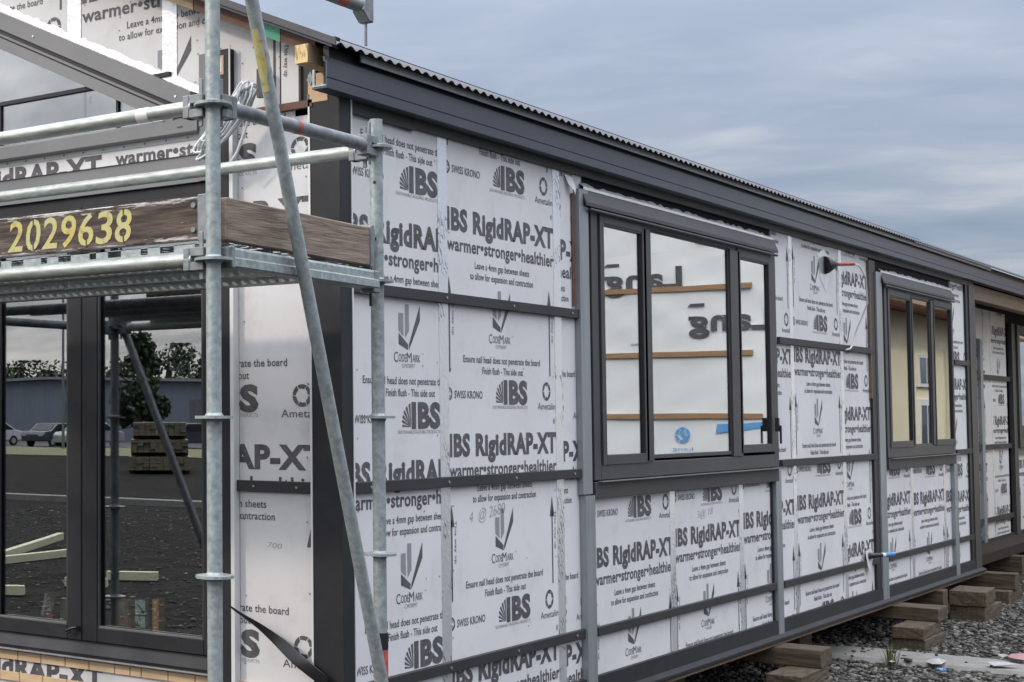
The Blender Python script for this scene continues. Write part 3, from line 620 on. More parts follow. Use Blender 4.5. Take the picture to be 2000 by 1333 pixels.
MB().prism([(-.040, 2.978), (-.046, 2.985), (-.046, 3.040), (-.030, 3.052), (.03, 3.052), (.03, 2.978)], 'y', .67, 3.1).build('transom_beam', 'flash_mid', house)
bx('slot', 'black', house, -.0466, -.0461, .745, .775, 3.006, 3.012)
# clerestory: raking bar, glass with its own frame
def rk(y, b): return b+.476*(y-.696)
def rake(name, b0, b1, x0, x1, m, ya=.70, yb=2.75, parent=None):
    return MB().prism([(ya, rk(ya, b0)), (yb, rk(yb, b0)), (yb, rk(yb, b1)), (ya, rk(ya, b1))], 'x', x0, x1).build(name, m, parent or house)
rb = rake('raking_bar', 3.072, 3.155, -.052, -.006, 'flash_mid'); rake('raking_bar_groove', 3.050, 3.0715, -.030, -.006, 'black', parent=rb); rake('raking_bar_bead', 3.038, 3.0495, -.046, -.006, 'flash_mid', parent=rb)
rake('raking_bar_groove', 3.030, 3.0375, -.034, -.006, 'black', parent=rb); rake('raking_bar', 2.975, 3.0295, -.044, -.006, 'flash_mid', ya=.80, parent=rb)
for y in (.78, 1.62): MB().tube([(-.0525, y, rk(y, 3.105)), (-.055, y, rk(y, 3.105))], .006, 8).build('screw', 'white_edge', rb)
clere = MB().box(-.016, .03, .84, 2.75, 3.252, 3.270).box(-.012, .03, 1.136, 1.148, 3.045, 3.25).box(-.012, .03, 1.868, 1.88, 3.045, 3.25).build('window', 'aluminium_dark', house)
MB().prism([(.84, 3.045), (2.75, 3.045), (2.75, rk(2.75, 2.985)), (.84, rk(.84, 2.985))], 'x', -.002, .002).build('pane', 'glass', clere)
# gable boards and white tapes
def gz(y): return roofz(y)-.012
cut = lambda: (((0, 0, gz(0)), Vector((SL, 0, 1)).normalized()), ((0, 0, rk(0, 3.157)), Vector((-.476, 0, -1)).normalized()))
cut = lambda: (((0, 0, gz(0)), (SL, 0, 1)), ((0, 0, rk(0, 3.157)), (-.476, 0, -1)))
board(0, 0, 0, 0, -2.592, 4.35, 'E', poly=[(1.41, rk(1.41, 3.13)), (2.6, rk(2.6, 3.13)), (2.6, gz(2.6)), (1.41, gz(1.41))], cuts=cut())
board(0, 0, 0, 0, -1.40, 3.715, 'E', poly=[(.50, 3.02), (.68, 3.02), (1.407, rk(1.407, 3.13)), (1.407, gz(1.407)), (.274, gz(.274)), (.274, 3.045)], cuts=cut()[:1])
MB().prism([(1.365, rk(1.365, 3.15)), (1.447, rk(1.447, 3.15)), (1.447, gz(1.447)), (1.365, gz(1.365))], 'x', -.0035, -.002).build('joint_tape', 'foil_plain', house)
MB().prism([(.809, rk(.809, 3.15)), (.889, rk(.889, 3.15)), (.889, gz(.889)), (.809, gz(.809))], 'x', -.0035, -.002).build('joint_tape', 'foil_plain', house)
v = []; n = 70
for k in range(n+1):
    y = .66+1.9*k/n; v += [(-.006, y, rk(y, 3.155)), (-.0048, y, rk(y, 3.192)+random.uniform(-.009, .006))]
MB().add(v, [(2*k, 2*k+2, 2*k+3, 2*k+1) for k in range(n)]).build('rake_tape', 'foil_plain', house)
# far half of the gable, beyond the left edge of the picture
board(0, 0, 0, 0, 0, None, 'E', poly=[(2.752, 3.06), (5.6, 3.06), (5.6, roofz(2.75)-SL*2.85-.02), (2.752, gz(2.75))]); board(-5.6, -3.1, .40, 3.06, 0, None, 'E')
MB().prism([(2.601, rk(2.601, 3.13)), (2.75, rk(2.75, 3.13)), (2.75, gz(2.75)), (2.601, gz(2.601))], 'x', 0, .011).build('sheathing_board', 'board', house)
# --- open verge: fly rafter pieces, green tape, purlin ends, loose board
rr = MB()
def verge(y0, y1, m, dz=.018, h=.052, x0=-.13, x1=-.06):
    return MB().prism([(y0, roofz(y0)-dz-h), (y1, roofz(y1)-dz-h), (y1, roofz(y1)-dz), (y0, roofz(y0)-dz)], 'x', x0, x1).build('verge_rafter', m, house)
verge(.02, .62, 'timber_brown'); verge(.625, .80, 'timber_side'); verge(.805, 2.7, 'timber_brown')
MB().prism([(.185, roofz(.185)-.073), (.272, roofz(.272)-.073), (.272, roofz(.272)-.016), (.185, roofz(.185)-.016)], 'x', -.1325, -.131).build('green_tape', 'green_tape', house)
MB().box(-.02, .0, .170, .254, 3.045, 3.315).build('loose_board', 'board', house)
lb = [c for c in house.children if c.name.startswith('loose_board')][0]
P = Print(); P.text('This way up', -.228, 3.225, .135, .020, .014, 0, -math.pi/2); P.build('printing', 'E', -.0212, lb, (-1, 1, 0, 5))
bx('stud_or_painted_gap', 'black', house, -.004, -.002, .255, .272, 3.045, 3.34); bx('stud_or_painted_gap', 'black', house, -.002, .006, .10, .170, 3.045, 3.30); bx('stud_or_painted_gap', 'timber_brown', house, -.030, -.002, .10, .47, 3.016, 3.045); bx('stud_or_painted_gap', 'frame_grey', house, -.06, -.036, .315, .35, 3.08, 3.20)  # thin black strip paints the dark gap beside the loose board
pb = MB().box(-.215, .6, .000, .060, 3.150, 3.226).build('purlin_end', 'timber_side', house, .002); bx('end_grain', 'timber_yellow', pb, -.2165, -.2152, .001, .059, 3.151, 3.225)
bx('plywood_block', 'ply', house, -.03, .0, .026, .120, 3.03, 3.149, .002); bx('black_gap', 'black', house, .0, .6, -.02, .20, 2.99, 3.06)
MB().prism([(.105, 3.10), (.122, 3.125), (.105, 3.16), (.09, 3.13)], 'x', -.034, -.0305).build('bracket', 'galv_dull', house)
MB().box(-.20, -.19, -.074, -.004, 3.050, 3.056).box(-.20, -.19, -.020, -.010, 3.056, 3.12).build('gutter_bracket', 'galv', house)
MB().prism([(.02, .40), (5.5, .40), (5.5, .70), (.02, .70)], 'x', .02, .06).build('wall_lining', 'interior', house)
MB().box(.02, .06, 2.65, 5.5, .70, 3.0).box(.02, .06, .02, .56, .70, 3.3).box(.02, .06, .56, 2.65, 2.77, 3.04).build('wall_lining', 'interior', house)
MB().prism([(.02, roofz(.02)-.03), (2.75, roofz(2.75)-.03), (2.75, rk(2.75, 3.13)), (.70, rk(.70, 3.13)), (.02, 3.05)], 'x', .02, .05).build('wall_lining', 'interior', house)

# ================================================================== the scaffold
LX, LY, RX, RY = -1.385, -.386, -.332, -.368
scaf = empty('scaffold', (LX, LY, 0), 'galvanised steel tube scaffold with disc nodes standing at the house corner', 'scaffold')
TR = .0242
def node_heads(c, d, m='galv_dull', parent=None):      # wedge head of a ledger that ends at node c and runs along unit vector d
    c = Vector(c); d = Vector(d); s = d.cross(Vector((0, 0, 1))); z = Vector((0, 0, 1))
    mb = MB()
    for sg in (1, -1): mb.obox(c+d*.062+z*sg*.023, d*.036, s*.021, z*.014)
    mb.obox(c+d*.092, d*.012, s*.024, z*.037)
    mb.obox(c+d*.047+z*.012, d*.008, s*.0035, z*.078)
    return mb.build('wedge_head', m, parent, .002)
def standard(x, y, z0, z1, nodes, m='galv'):
    p = MB().tube([(x, y, z0), (x, y, z0+(z1-z0)*.3), (x, y, z0+(z1-z0)*.7), (x, y, z1)], TR, 28).build('standard', m, scaf)
    for z in nodes:
        mb = MB(); n = 32
        v = []; rr = []
        for zz, r0 in ((.0045, .061), (-.0045, .061)):
            for k in range(n):
                t = 2*math.pi*k/n; r = r0*(1-.05*(k % 8 == 4)); v.append((x+r*math.cos(t), y+r*math.sin(t), z+zz))
        for zz in (.0045, -.0045):
            for k in range(n):
                t = 2*math.pi*k/n; v.append((x+TR*math.cos(t), y+TR*math.sin(t), z+zz))
        f = [(k, (k+1) % n, n+(k+1) % n, n+k) for k in range(n)]+[(k, 2*n+k, 2*n+(k+1) % n, (k+1) % n) for k in range(n)]+[(n+k, n+(k+1) % n, 3*n+(k+1) % n, 3*n+k) for k in range(n)]
        mb.add(v, f)
        mb.tube([(x, y, z-.014), (x, y, z-.0048)], [TR+.0005, TR+.006], 24, False); mb.tube([(x, y, z+.0048), (x, y, z+.014)], [TR+.006, TR+.0005], 24, False)
        mb.build('rosette', m, p)
    return p
NZ = (.25, .75, 1.25, 1.752, 2.254, 2.752)
pl = standard(LX, LY, .12, 3.6, NZ+(3.252,)); pr_ = standard(RX, RY, .12, 2.858, NZ)
for k, z in enumerate((2.41, 2.62)): MB().tube([(RX-.0235, RY-.006, z), (RX-.0248, RY-.0062, z)], .006, 10).build('pin_hole', 'black', pr_)
MB().tube([(RX, RY, 2.36), (RX, RY, 2.372)], TR+.0012, 24).build('spigot_ring', 'galv', pr_)
for x, y in ((LX, LY), (RX, RY)): MB().box(x-.075, x+.075, y-.075, y+.075, .004, .012).tube([(x, y, .012), (x, y, .14)], .018, 12).build('base_jack', 'galv_dull', scaf)
# second pair of standards farther along the end wall (seen in the glass)
for x in (LX, RX): standard(x, 2.31, .12, 3.3, NZ, 'galv_dull')
def tube(name, a, b, m='galv_rail', r=TR):
    a, b = Vector(a), Vector(b); d = (b-a).normalized()
    return MB().tube([a+d*.075, a+(b-a)*.33, a+(b-a)*.66, b-d*.075], r, 26).build(name, m, scaf)
def ledger(name, a, b, m='galv_rail', heads=True):
    t = tube(name, a, b, m); a, b = Vector(a), Vector(b); d = (b-a).normalized()
    if heads: node_heads(a, d, 'galv_dull', t); node_heads(b, -d, 'galv_dull', t)
    return t
ledger('guard_rail', (LX, LY, 2.752), (LX, 2.31, 2.752))
ledger('guard_rail', (RX, RY, 2.748), (RX, 2.31, 2.748))
r3 = ledger('guard_rail', (LX, LY, 2.752), (RX, RY, 2.752), 'galv_dull')
ledger('ledger', (LX, LY, 2.258), (LX, 2.31, 2.258)); ledger('ledger', (RX, RY, 2.290), (RX, 2.31, 2.290), 'galv_dull')
ledger('ledger', (RX, 2.31, 2.254), (LX, 2.31, 2.254), 'galv_dull')
# white paint patch on the outer guard rail, red mark on the cross rail
MB().tube([(LX, -.135, 2.752), (LX, -.085, 2.752)], TR+.0008, 20, False).build('paint_patch', 'white_edge', scaf)
MB().tube([(-.895, -.378, 2.752), (-.875, -.378, 2.752)], TR+.0008, 20, False).build('paint_mark', 'red_paint', scaf)
# upper rail that hangs free at its far end
u = MB().tube([(LX+.075, -.385, 3.252), (-.43, -.375, 3.262)], TR, 26).build('loose_rail', 'galv_dull', scaf)
node_heads((LX, LY, 3.252), (1, 0, 0), 'galv_dull', u)
mb = MB(); mb.prism([(-.47, 3.240), (-.425, 3.205), (-.392, 3.205), (-.392, 3.295), (-.45, 3.288)], 'y', -.400, -.352); mb.build('wedge_head', 'galv_dull', u, .004)
MB().box(-.418, -.405, -.379, -.373, 3.12, 3.345).build('wedge_pin', 'galv_dull', u, .001)
MB().tube([(-.62, -.377, 3.2605), (-.56, -.3765, 3.261)], TR+.0009, 20, False).build('paint_mark', 'red_paint', u)
# deck transom: pressed channel between the two near standards
tr = MB().prism([(2.232, -.358), (2.232, -.412), (2.237, -.418), (2.262, -.418), (2.267, -.413), (2.290, -.413), (2.298, -.408), (2.298, -.402), (2.292, -.402), (2.292, -.406), (2.262, -.408), (2.240, -.408), (2.240, -.358)], 'z', 0, 1)
v = [(LX+.07+(RX-LX-.14)*p[2], p[1], p[0]-.012*p[2]) for p in tr.v]; tr.v = v
tr.build('deck_transom', 'galv', scaf); MB().box(LX+.06, LX+.075, -.42, -.35, 2.23, 2.30).build('wedge_head', 'galv_dull', scaf, .003); MB().box(RX-.10, RX-.06, -.415, -.355, 2.205, 2.285).build('wedge_head', 'galv_dull', scaf, .003)
MB().box(RX-.052, RX-.044, -.372, -.364, 2.16, 2.36).build('wedge_pin', 'black_plastic', scaf)
# diagonal brace in front of the two near standards
MB().tube([(-1.315, -.445, 3.30), (-.36, -.45, .50)], TR*.93, 26).build('brace', 'galv', scaf)
b0, b1 = Vector((-1.253, -.45, 3.107)), Vector((-.456, -.45, .809))
def onb(z): t = (b0.z-z)/(b0.z-b1.z); return b0.lerp(b1, t)
pp = []; dd = (b1-b0).normalized(); vv = []; ff = []
side = Vector((-.985, -.17, 0)).normalized(); side = (side-dd*side.dot(dd)).normalized(); oth = dd.cross(side).normalized(); n = 26
for k in range(n+1):
    c = Vector((-1.315, -.445, 3.30)).lerp(Vector((-.36, -.45, .50)), (.100+.070*k/n)); hw = .80*(.55+.45*math.sin(math.pi*min(1, k/n*1.2)))+random.uniform(-.12, .12)
    for j in range(5):
        t = -hw+2*hw*j/4; vv.append(c+(side*math.cos(t)+oth*math.sin(t))*(TR*.93+.0016))
for k in range(n):
    for j in range(4): ff.append((k*5+j, k*5+j+1, k*5+6+j, k*5+5+j))
MB().add(vv, ff, 0, True).build('paint_smear', 'yellow_smear' if 'yellow_smear' in M else 'yellow_paint', scaf)
MB().tube([(-1.43, 2.36, 2.42), (-1.43, 1.26, .08)], TR*.93, 16).build('brace', 'galv_dull', scaf)
# black and red strap at the foot of the inner standard
MB().tube([(RX, RY, .905), (RX, RY, .965)], TR+.004, 18).build('strap_band', 'black', scaf); MB().tube([(RX, RY, .80), (RX, RY, .903)], TR+.003, 18).build('strap_band', 'red_paint', scaf)

# --- perforated steel planks
def plank(x0, x1, y0, y1, label):
    e = MB(); z = 2.315; t = .002; w = x1-x0
    # side folds with the punched notches left open (outer fold)
    e.box(x0, x0+.002, y0, y1, 2.268, 2.292); e.box(x1-.002, x1, y0, y1, 2.268, z); e.box(x0, x0+.03, y0, y1, 2.264, 2.268); e.box(x1-.03, x1, y0, y1, 2.264, 2.268)
    y = y0; k = 0
    while y < y1:                                # bridges between the notches
        ln = .052 if k % 2 == 0 else .085
        e.box(x0, x0+.002, y, min(y+ln, y1), 2.292, z); y += ln+(.030 if k % 2 == 0 else .058); k += 1
    # deck with rows of round holes
    rows = 4; pad = .022; rw = (w-2*pad)/rows
    e.box(x0, x0+pad, y0, y1, z-t, z); e.box(x1-pad, x1, y0, y1, z-t, z)
    py = .044; ny = int((y1-y0)/py)
    for r in range(rows):
        a = x0+pad+r*rw; hc = a+rw*.5; half = .022
        e.box(a, hc-half, y0, y1, z-t, z); e.box(hc+half, a+rw, y0, y1, z-t, z)
        for q in range(ny):
            cy = y0+py*(q+.5)+(.011 if r % 2 else 0); hr = .0105
            sq = [(hc-half, cy-py/2), (hc, cy-py/2), (hc+half, cy-py/2), (hc+half, cy), (hc+half, cy+py/2), (hc, cy+py/2), (hc-half, cy+py/2), (hc-half, cy)]
            ho = [(hc+.0195*math.cos(R(225+45*i)), cy+.0125*math.sin(R(225+45*i))) for i in range(8)]
            vtx = [(p[0], p[1], z-t) for p in sq+ho]
            e.add(vtx, [(i, (i+1) % 8, 8+(i+1) % 8, 8+i) for i in range(8)])
    o = e.build('steel_plank', 'galv', None, fix=False)
    return tag(o, label, 'plank', 'perforated deck planks on the scaffold')
plank(-1.352, -1.035, -.37, 2.03, 'perforated steel scaffold plank above the outer ledger tube')
plank(-1.025, -.705, -.37, 2.03, 'perforated steel scaffold plank in the middle of the deck')
plank(-.695, -.375, -.37, 2.03, 'perforated steel scaffold plank nearest the house wall')

# --- toe boards
t1 = empty('toe_board', (-1.35, -.3, 2.33), 'dark brown toe board with yellow stencilled numbers and flaking white edges', 'toe board')
MB().box(-1.352, -1.314, -.312, 2.03, 2.328, 2.468).build('board', 'toe_wood', t1, .003)
P = Print()
def stencil(P, ch, u, v):
    vv, ff = tmesh(ch, .016); x0, x1 = vv[:, 0].min(), vv[:, 0].max(); w = .070; h = .104
    X = u+((vv[:, 0]-x0)/(x1-x0)-.5)*w+(vv[:, 1]/CAPH-.5)*.012; Y = v+(vv[:, 1]/CAPH-.5)*h
    o = len(P.v); P.v += list(zip(X, Y)); P.f += [tuple(i+o for i in q) for q in ff]; P.mi += [0]*len(ff)
for k, ch in enumerate('2029638'): stencil(P, ch, -.505+.0825*k, 2.397)
P.build('number', 'E', -1.3535, t1, (-3, 3, 0, 5), mats=('yellow_paint',))
# gaps the stencil leaves in closed figures
for u, z in ((-.4225, 2.44), (-.4225, 2.352), (-.01, 2.44), (-.01, 2.352), (-.175, 2.352)): bx('stencil_gap', 'toe_wood', t1, -1.3545, -1.3537, -u-.0025, -u+.0025, z-.016, z+.016)
MB().box(-1.356, -1.309, -.345, -.300, 2.322, 2.474).build('end_bracket', 'galv_dull', t1, .003)
for z in (2.36, 2.44): MB().tube([(-1.352, -.285, z), (-1.358, -.285, z)], .009, 10).build('rivet', 'galv_dull', t1)
t2 = empty('toe_board', (-.85, -.37, 2.31), 'short weathered brown toe board across the end of the scaffold deck', 'toe board')
MB().obox((-.858, -.367, 2.384), (.452, 0, -.008), (0, .018, 0), (.0012, 0, .0705)).build('board', 'toe_wood2', t2, .004)
MB().prism([(-.412, 2.30), (-.392, 2.30), (-.384, 2.41), (-.388, 2.45), (-.398, 2.462), (-.414, 2.452)], 'y', -.392, -.338).build('end_bracket', 'galv_dull', t2, .003)
MB().prism([(-.392, 2.27), (-.372, 2.27), (-.378, 2.40), (-.388, 2.44)], 'y', -.372, -.364).build('end_bracket', 'galv_dull', t2)

# --- white cable coil hung over the cross rail
coil = empty('cable_coil', (-.18, .45, 2.85), 'coil of white and grey cables hanging at the corner of the end wall', 'cable')
random.seed(3)
for k in range(13):
    j = lambda s: random.uniform(-s, s)
    top = Vector((-.16+j(.03), .315+j(.035), 3.105+j(.03))); low = Vector((-.15+j(.03), .56+j(.05), 2.87+j(.035))); wd = .018+.02*random.random()
    ax = (low-top); nrm = ax.cross(Vector((1, 0, 0))).normalized(); pts = []
    for i in range(25):
        a = 2*math.pi*i/24; pts.append((top+low)/2+ax*.5*math.cos(a)+nrm*wd*math.sin(a)+Vector((.02*math.sin(a+k)+.006*math.sin(3*a+k), 0, -.02*math.sin(a)**2)))
    MB().tube(pts, .0048, 8).build('cable', 'cable_white' if k % 3 else 'cable_grey', coil)
MB().tube([(-.15, .345, 3.10), (-.19, .352, 3.05), (-.21, .33, 3.005), (-.22, .28, 2.975), (-.22, .21, 2.955), (-.20, .13, 2.945)], .0065, 8).build('cable', 'cable_white', coil)
MB().tube([(-.14, .33, 3.0), (-.14, .36, 2.92), (-.13, .40, 2.85), (-.12, .45, 2.80)], .0065, 8).build('cable', 'cable_white', coil)

# --- black plastic strip drooping from the jamb to the corner
pts = [(.512, .978, .004), (.47, .955, .010), (.418, .931, .013), (.35, .901, .018), (.293, .866, .022), (.235, .828, .026), (.183, .788, .029), (.13, .757, .031), (.085, .732, .034), (.02, .70, .034)]
v = []
for i, (y, z, h) in enumerate(pts):
    h *= .95; tl = .25*math.sin(i*.9)
    v += [(-.062-.010*math.sin(i*.8)-h*tl, y-h*.62, z+h*.80), (-.058+h*tl, y+h*.62, z-h*.80)]
o = MB().add(v, [(2*k, 2*k+2, 2*k+3, 2*k+1) for k in range(len(pts)-1)], 0, True).build('plastic_strip', 'black_plastic'); md = o.modifiers.new('s', 'SOLIDIFY'); md.thickness = .002; md2 = o.modifiers.new('u', 'SUBSURF'); md2.levels = 2; md2.render_levels = 2
tag(o, 'black plastic strip drooping across the corner board to the dark corner flashing', 'strip')

# --- service cables poking out of the long wall
e = empty('cable_outlet', (6.70, -.01, 2.85), 'black rubber cone with a red tube poking out of the long wall', 'cable')
MB().tube([(6.66, -.004, 2.855), (6.675, -.016, 2.855), (6.735, -.07, 2.862)], [.066, .062, .016], 16).build('cone', 'black_plastic', e)
MB().tube([(6.73, -.07, 2.862), (6.86, -.15, 2.870)], .013, 12).build('tube', 'red_paint', e)
MB().tube([(6.86, -.15, 2.870), (6.92, -.17, 2.86), (7.05, -.18, 2.78), (7.20, -.15, 2.60), (7.23, -.06, 2.40), (7.22, -.035, 2.29), (7.08, -.05, 2.26), (6.95, -.06, 2.25)], .006, 8).build('cable', 'cable_white', e)
MB().add([(6.50, -.0016, 2.93), (6.66, -.0022, 2.97), (6.79, -.0016, 2.92), (6.80, -.0022, 2.78), (6.70, -.0016, 2.66), (6.57, -.0022, 2.74)], [(0, 1, 2, 3, 4, 5)]).build('sealing_patch', 'foil_plain', e)
e = empty('cable_outlet', (7.6, -.01, .68), 'black cable with a white sleeve and blue end poking out low on the long wall', 'cable')
MB().tube([(7.55, -.01, .70), (7.60, -.04, .70), (7.68, -.085, .702)], [.032, .022, .016], 12).build('sleeve', 'black_plastic', e); MB().tube([(7.68, -.085, .702), (7.705, -.10, .702)], .018, 12).build('collar', 'white_edge', e)
MB().tube([(7.705, -.10, .702), (7.785, -.145, .706)], .018, 12).build('plug', 'blue_plastic', e)
MB().add([(7.46, -.026, .74), (7.62, -.027, .76), (7.68, -.026, .70), (7.60, -.027, .56), (7.52, -.026, .63)], [(0, 1, 2, 3, 4)]).build('sealing_patch', 'white_edge', e)

# ================================================================== cribbing under the house
def block(x0, x1, y0, y1, z0, z1, along, label, tw=0):
    cx, cy, cz = (x0+x1)/2, (y0+y1)/2, (z0+z1)/2; hx, hy, hz = (x1-x0)/2, (y1-y0)/2, (z1-z0)/2
    o = MB().box(-hx, hx, -hy, hy, -hz, hz).build('timber_block', 'crib' if along == 'y' else 'crib_x', None, .006, 2); o.location = (cx, cy, cz); o.rotation_euler.z = R(tw)
    # worn ends and an uneven sawn face
    bm = bmesh.new(); bm.from_mesh(o.data); bmesh.ops.subdivide_edges(bm, edges=bm.edges[:], cuts=3, use_grid_fill=True)
    for q in bm.verts: q.co += Vector((random.uniform(-1, 1), random.uniform(-1, 1), 0 if abs(abs(q.co.z)-hz) < 1e-4 else random.uniform(-.3, .3)))*.003
    bm.to_mesh(o.data); bm.free()
    return tag(o, label, 'timber', 'timber cribbing under the house')
block(5.18, 5.42, -.33, .85, .165, .278, 'y', 'cross beam on the nearest crib stack under the first window', 1)
block(4.78, 5.36, -.33, -.12, .084, .164, 'x', 'upper timber block of the nearest crib stack')
block(4.80, 5.40, -.34, -.09, .0, .083, 'x', 'bottom timber block of the nearest crib stack', -1)
block(4.05, 4.30, .20, 1.0, .0, .278, 'y', 'upright dark timber block set back under the first window')
block(8.10, 8.40, -.375, .90, .176, .278, 'y', 'long cross beam on the crib stack behind the concrete strip', -1)
block(7.62, 8.24, -.365, -.15, .089, .175, 'x', 'upper timber block under the long cross beam', 1)
block(7.64, 8.26, -.38, -.14, .0, .088, 'x', 'bottom timber block under the long cross beam')
block(6.75, 7.05, .25, 1.0, .03, .278, 'y', 'upright timber block set back beyond the concrete strip')
block(9.78, 10.30, -.36, -.08, .135, .262, 'x', 'upper timber block of the stack under the second window', 3)
block(9.80, 10.38, -.37, -.10, .0, .134, 'x', 'bottom timber block of the stack under the second window', -2)
block(9.50, 9.72, -.10, .9, .06, .278, 'y', 'timber block standing behind the stack under the second window', 2)
block(11.55, 11.75, -.28, .9, .13, .278, 'y', 'cross beam under the far end of the flush front wall')
block(11.35, 11.95, -.26, .0, .0, .129, 'x', 'low timber block under the far end of the flush front wall')
block(13.5, 13.7, .0, 1.0, .13, .30, 'y', 'far cross beam under the porch corner')
block(13.3, 13.9, .05, .3, .0, .128, 'x', 'far low timber block under the porch corner')
bx('ground_beam', 'timber_beam', house, .1, 21.8, .85, 1.0, .10, .26)
# litter and weeds on the gravel
def scrap(x, y, s, m, label, rot, z=.03):
    pts = [(math.cos(a)*s*r, math.sin(a)*s*r*.6, random.uniform(-.006, .022)) for a, r in zip([i*math.pi/3.5 for i in range(7)], [random.uniform(.35, 1.15) for _ in range(7)])]
    o = MB().add([(0, 0, .022)]+pts, [(0, i+1, (i+1) % 7+1) for i in range(7)]).build('paper_scrap', m, None, fix=False); o.location = (x, y, z+.012); o.rotation_euler.z = rot; md = o.modifiers.new('s', 'SOLIDIFY'); md.thickness = .003; return tag(o, label, 'litter')
scrap(6.60, -.40, .05, 'paper', 'small white paper scrap beside the grass tuft', .4); scrap(6.88, -.62, .12, 'paper', 'torn pale paper scrap on the gravel before the concrete strip', .2)
scrap(7.02, -1.0, .13, 'paper', 'bluish white paper scrap near the right edge of the picture', 2.2); scrap(7.45, -.93, .07, 'paper', 'white paper scrap beside the pink cloth', 1)
scrap(7.35, -1.06, .13, 'pink', 'crumpled pink cloth on the concrete strip', .7, .045); scrap(6.45, -.75, .08, 'blue_plastic', 'small blue plastic scrap on the near gravel', 1.2)
v = []; fc = []
for k in range(46):
    a = random.uniform(0, 6.28); r = random.random()*.05; h = random.uniform(.07, .19); x, y = math.cos(a)*r, math.sin(a)*r; lx, ly = math.cos(a)*h*.35, math.sin(a)*h*.35; px, py = -math.sin(a)*.003, math.cos(a)*.003; o = len(v)
    v += [(x-px, y-py, 0), (x+px, y+py, 0), (x+lx*.4+px*.8, y+ly*.4+py*.8, h*.6), (x+lx*.4-px*.8, y+ly*.4-py*.8, h*.6), (x+lx, y+ly, h)]; fc += [(o, o+1, o+2, o+3), (o+3, o+2, o+4)]
o = MB().add(v, fc).build('grass_tuft', 'grass', None, fix=False); o.location = (6.68, -.37, 0); tag(o, 'small yellow green grass tuft growing at the edge of the concrete strip', 'grass')

# ================================================================== things on the window ledge
def gift(name, x, y0, y1, z0, z1, m, label, cat, parts, d=.05):
    e = empty(name, (x, (y0+y1)/2, z0), label, cat); bx('body', m, e, x, x+d, y0, y1, z0, z1, .002)
    for nm, mm, a, b, c, dd in parts: bx(nm, mm, e, x-.002, x-.0006, y0+(y1-y0)*a, y0+(y1-y0)*b, z0+(z1-z0)*c, z0+(z1-z0)*dd)
    return e
bx('window_ledge', 'interior', house, .045, .24, .6, 2.6, .775, .800)
gift('tool_box', .11, 1.185, 1.257, .801, .925, 'box_brown', 'orange brown carton with a pale window standing inside the glass', 'box', (('label_panel', 'box_mint', .22, .62, .38, .92), ('label_stripe', 'white_edge', .30, .36, .36, .70), ('label_stripe', 'white_edge', .46, .52, .36, .70)))
e = gift('paint_box', .11, 1.068, 1.145, .801, .935, 'box_green', 'dark green carton with two mint panels standing inside the glass', 'box', (('label_panel', 'box_mint', .18, .94, .06, .44), ('label_panel', 'box_mint', .18, .94, .50, .96)))
P = Print(); P.text('F', -1.125, .824, .020, .026, .05, 0, math.pi/2); P.text('uel', -1.113, .845, .03, .012, .02, 0, math.pi/2); P.poly([(-1.133, .913), (-1.125, .917), (-1.095, .890), (-1.103, .886)]); P.poly([(-1.105, .893), (-1.083, .888), (-1.085, .872), (-1.105, .876)]); P.build('printing', 'E', .1072, e, (-3, 3, 0, 5))
e = gift('spirit_level', .11, 1.008, 1.043, .801, .942, 'level_orange', 'narrow orange strip with white dots standing inside the glass', 'tool', ())
for z in (.815, .862, .893, .928): MB().tube([(.1095, 1.026, z), (.1085, 1.026, z)], .007, 10).build('dot', 'white_edge', e)
e = empty('screw_box', (.10, 1.66, .80), 'small dark carton with white lettering leaning inside the left pane', 'box')
MB().obox((.13, 1.665, .862), (.022, 0, 0), (0, .032, .006), (0, -.012, .060)).build('body', 'box_dark', e, .002); MB().obox((.1072, 1.690, .868), (.0008, 0, 0), (0, .008, .001), (0, -.012, .052)).build('label_panel', 'paper', e)
MB().obox((.1072, 1.655, .815), (.0008, 0, 0), (0, .020, .003), (0, -.003, .012)).build('label_panel', 'box_red', e)
P = Print(); P.text('AXIX', -1.663, .870, .07, .024, .05, 0, R(101)); P.build('printing', 'E', .1062, e, (-3, 3, 0, 5), mats=('paper',))
e = gift('carton', .16, 1.54, 1.64, .801, .895, 'cardboard', 'plain brown carton inside the left pane beside the leaning carton', 'box', ())

# ================================================================== what the glass reflects
# wrapped stack of house panels across the yard
wm_ = empty('wrapped_panels', (14.5, -3.5, 0), 'white plastic wrapped stack of panels with timber battens, mirrored in the first window', 'panel stack')
MB().box(14.02, 15.1, -5.3, -2.2, .12, 4.5).build('wrap', 'wrap_white', wm_, .02, 2)
gv = []; nu, nv_ = 70, 90
for j in range(nv_+1):
    for i in range(nu+1):
        y = -5.3+3.1*i/nu; z = .12+4.38*j/nv_
        d = .006*math.sin(3.1*y+1.7*math.sin(1.3*z))+.005*math.sin(2.3*z+2.2*y)+.0035*math.sin(9*y+4*math.sin(2*z)+3*z)+.002*math.sin(17*z-7*y)
        gv.append((14.004+d, y, z))
MB().add(gv, [(j*(nu+1)+i, j*(nu+1)+i+1, (j+1)*(nu+1)+i+1, (j+1)*(nu+1)+i) for j in range(nv_) for i in range(nu)], 0, True).build('wrap_front', 'wrap_white', wm_)
for y0, y1, z in ((-4.9, -2.85, 3.31), (-4.9, -2.85, 2.50), (-4.9, -2.75, 1.74)): bx('strap_batten', 'wrap_batten', wm_, 13.97, 13.999, y0, y1, z, z+.062)
for y in (-4.6, -3.6, -2.6): bx('bearer', 'crib_x', wm_, 13.95, 15.15, y-.05, y+.05, 0, .12)
P = Print()
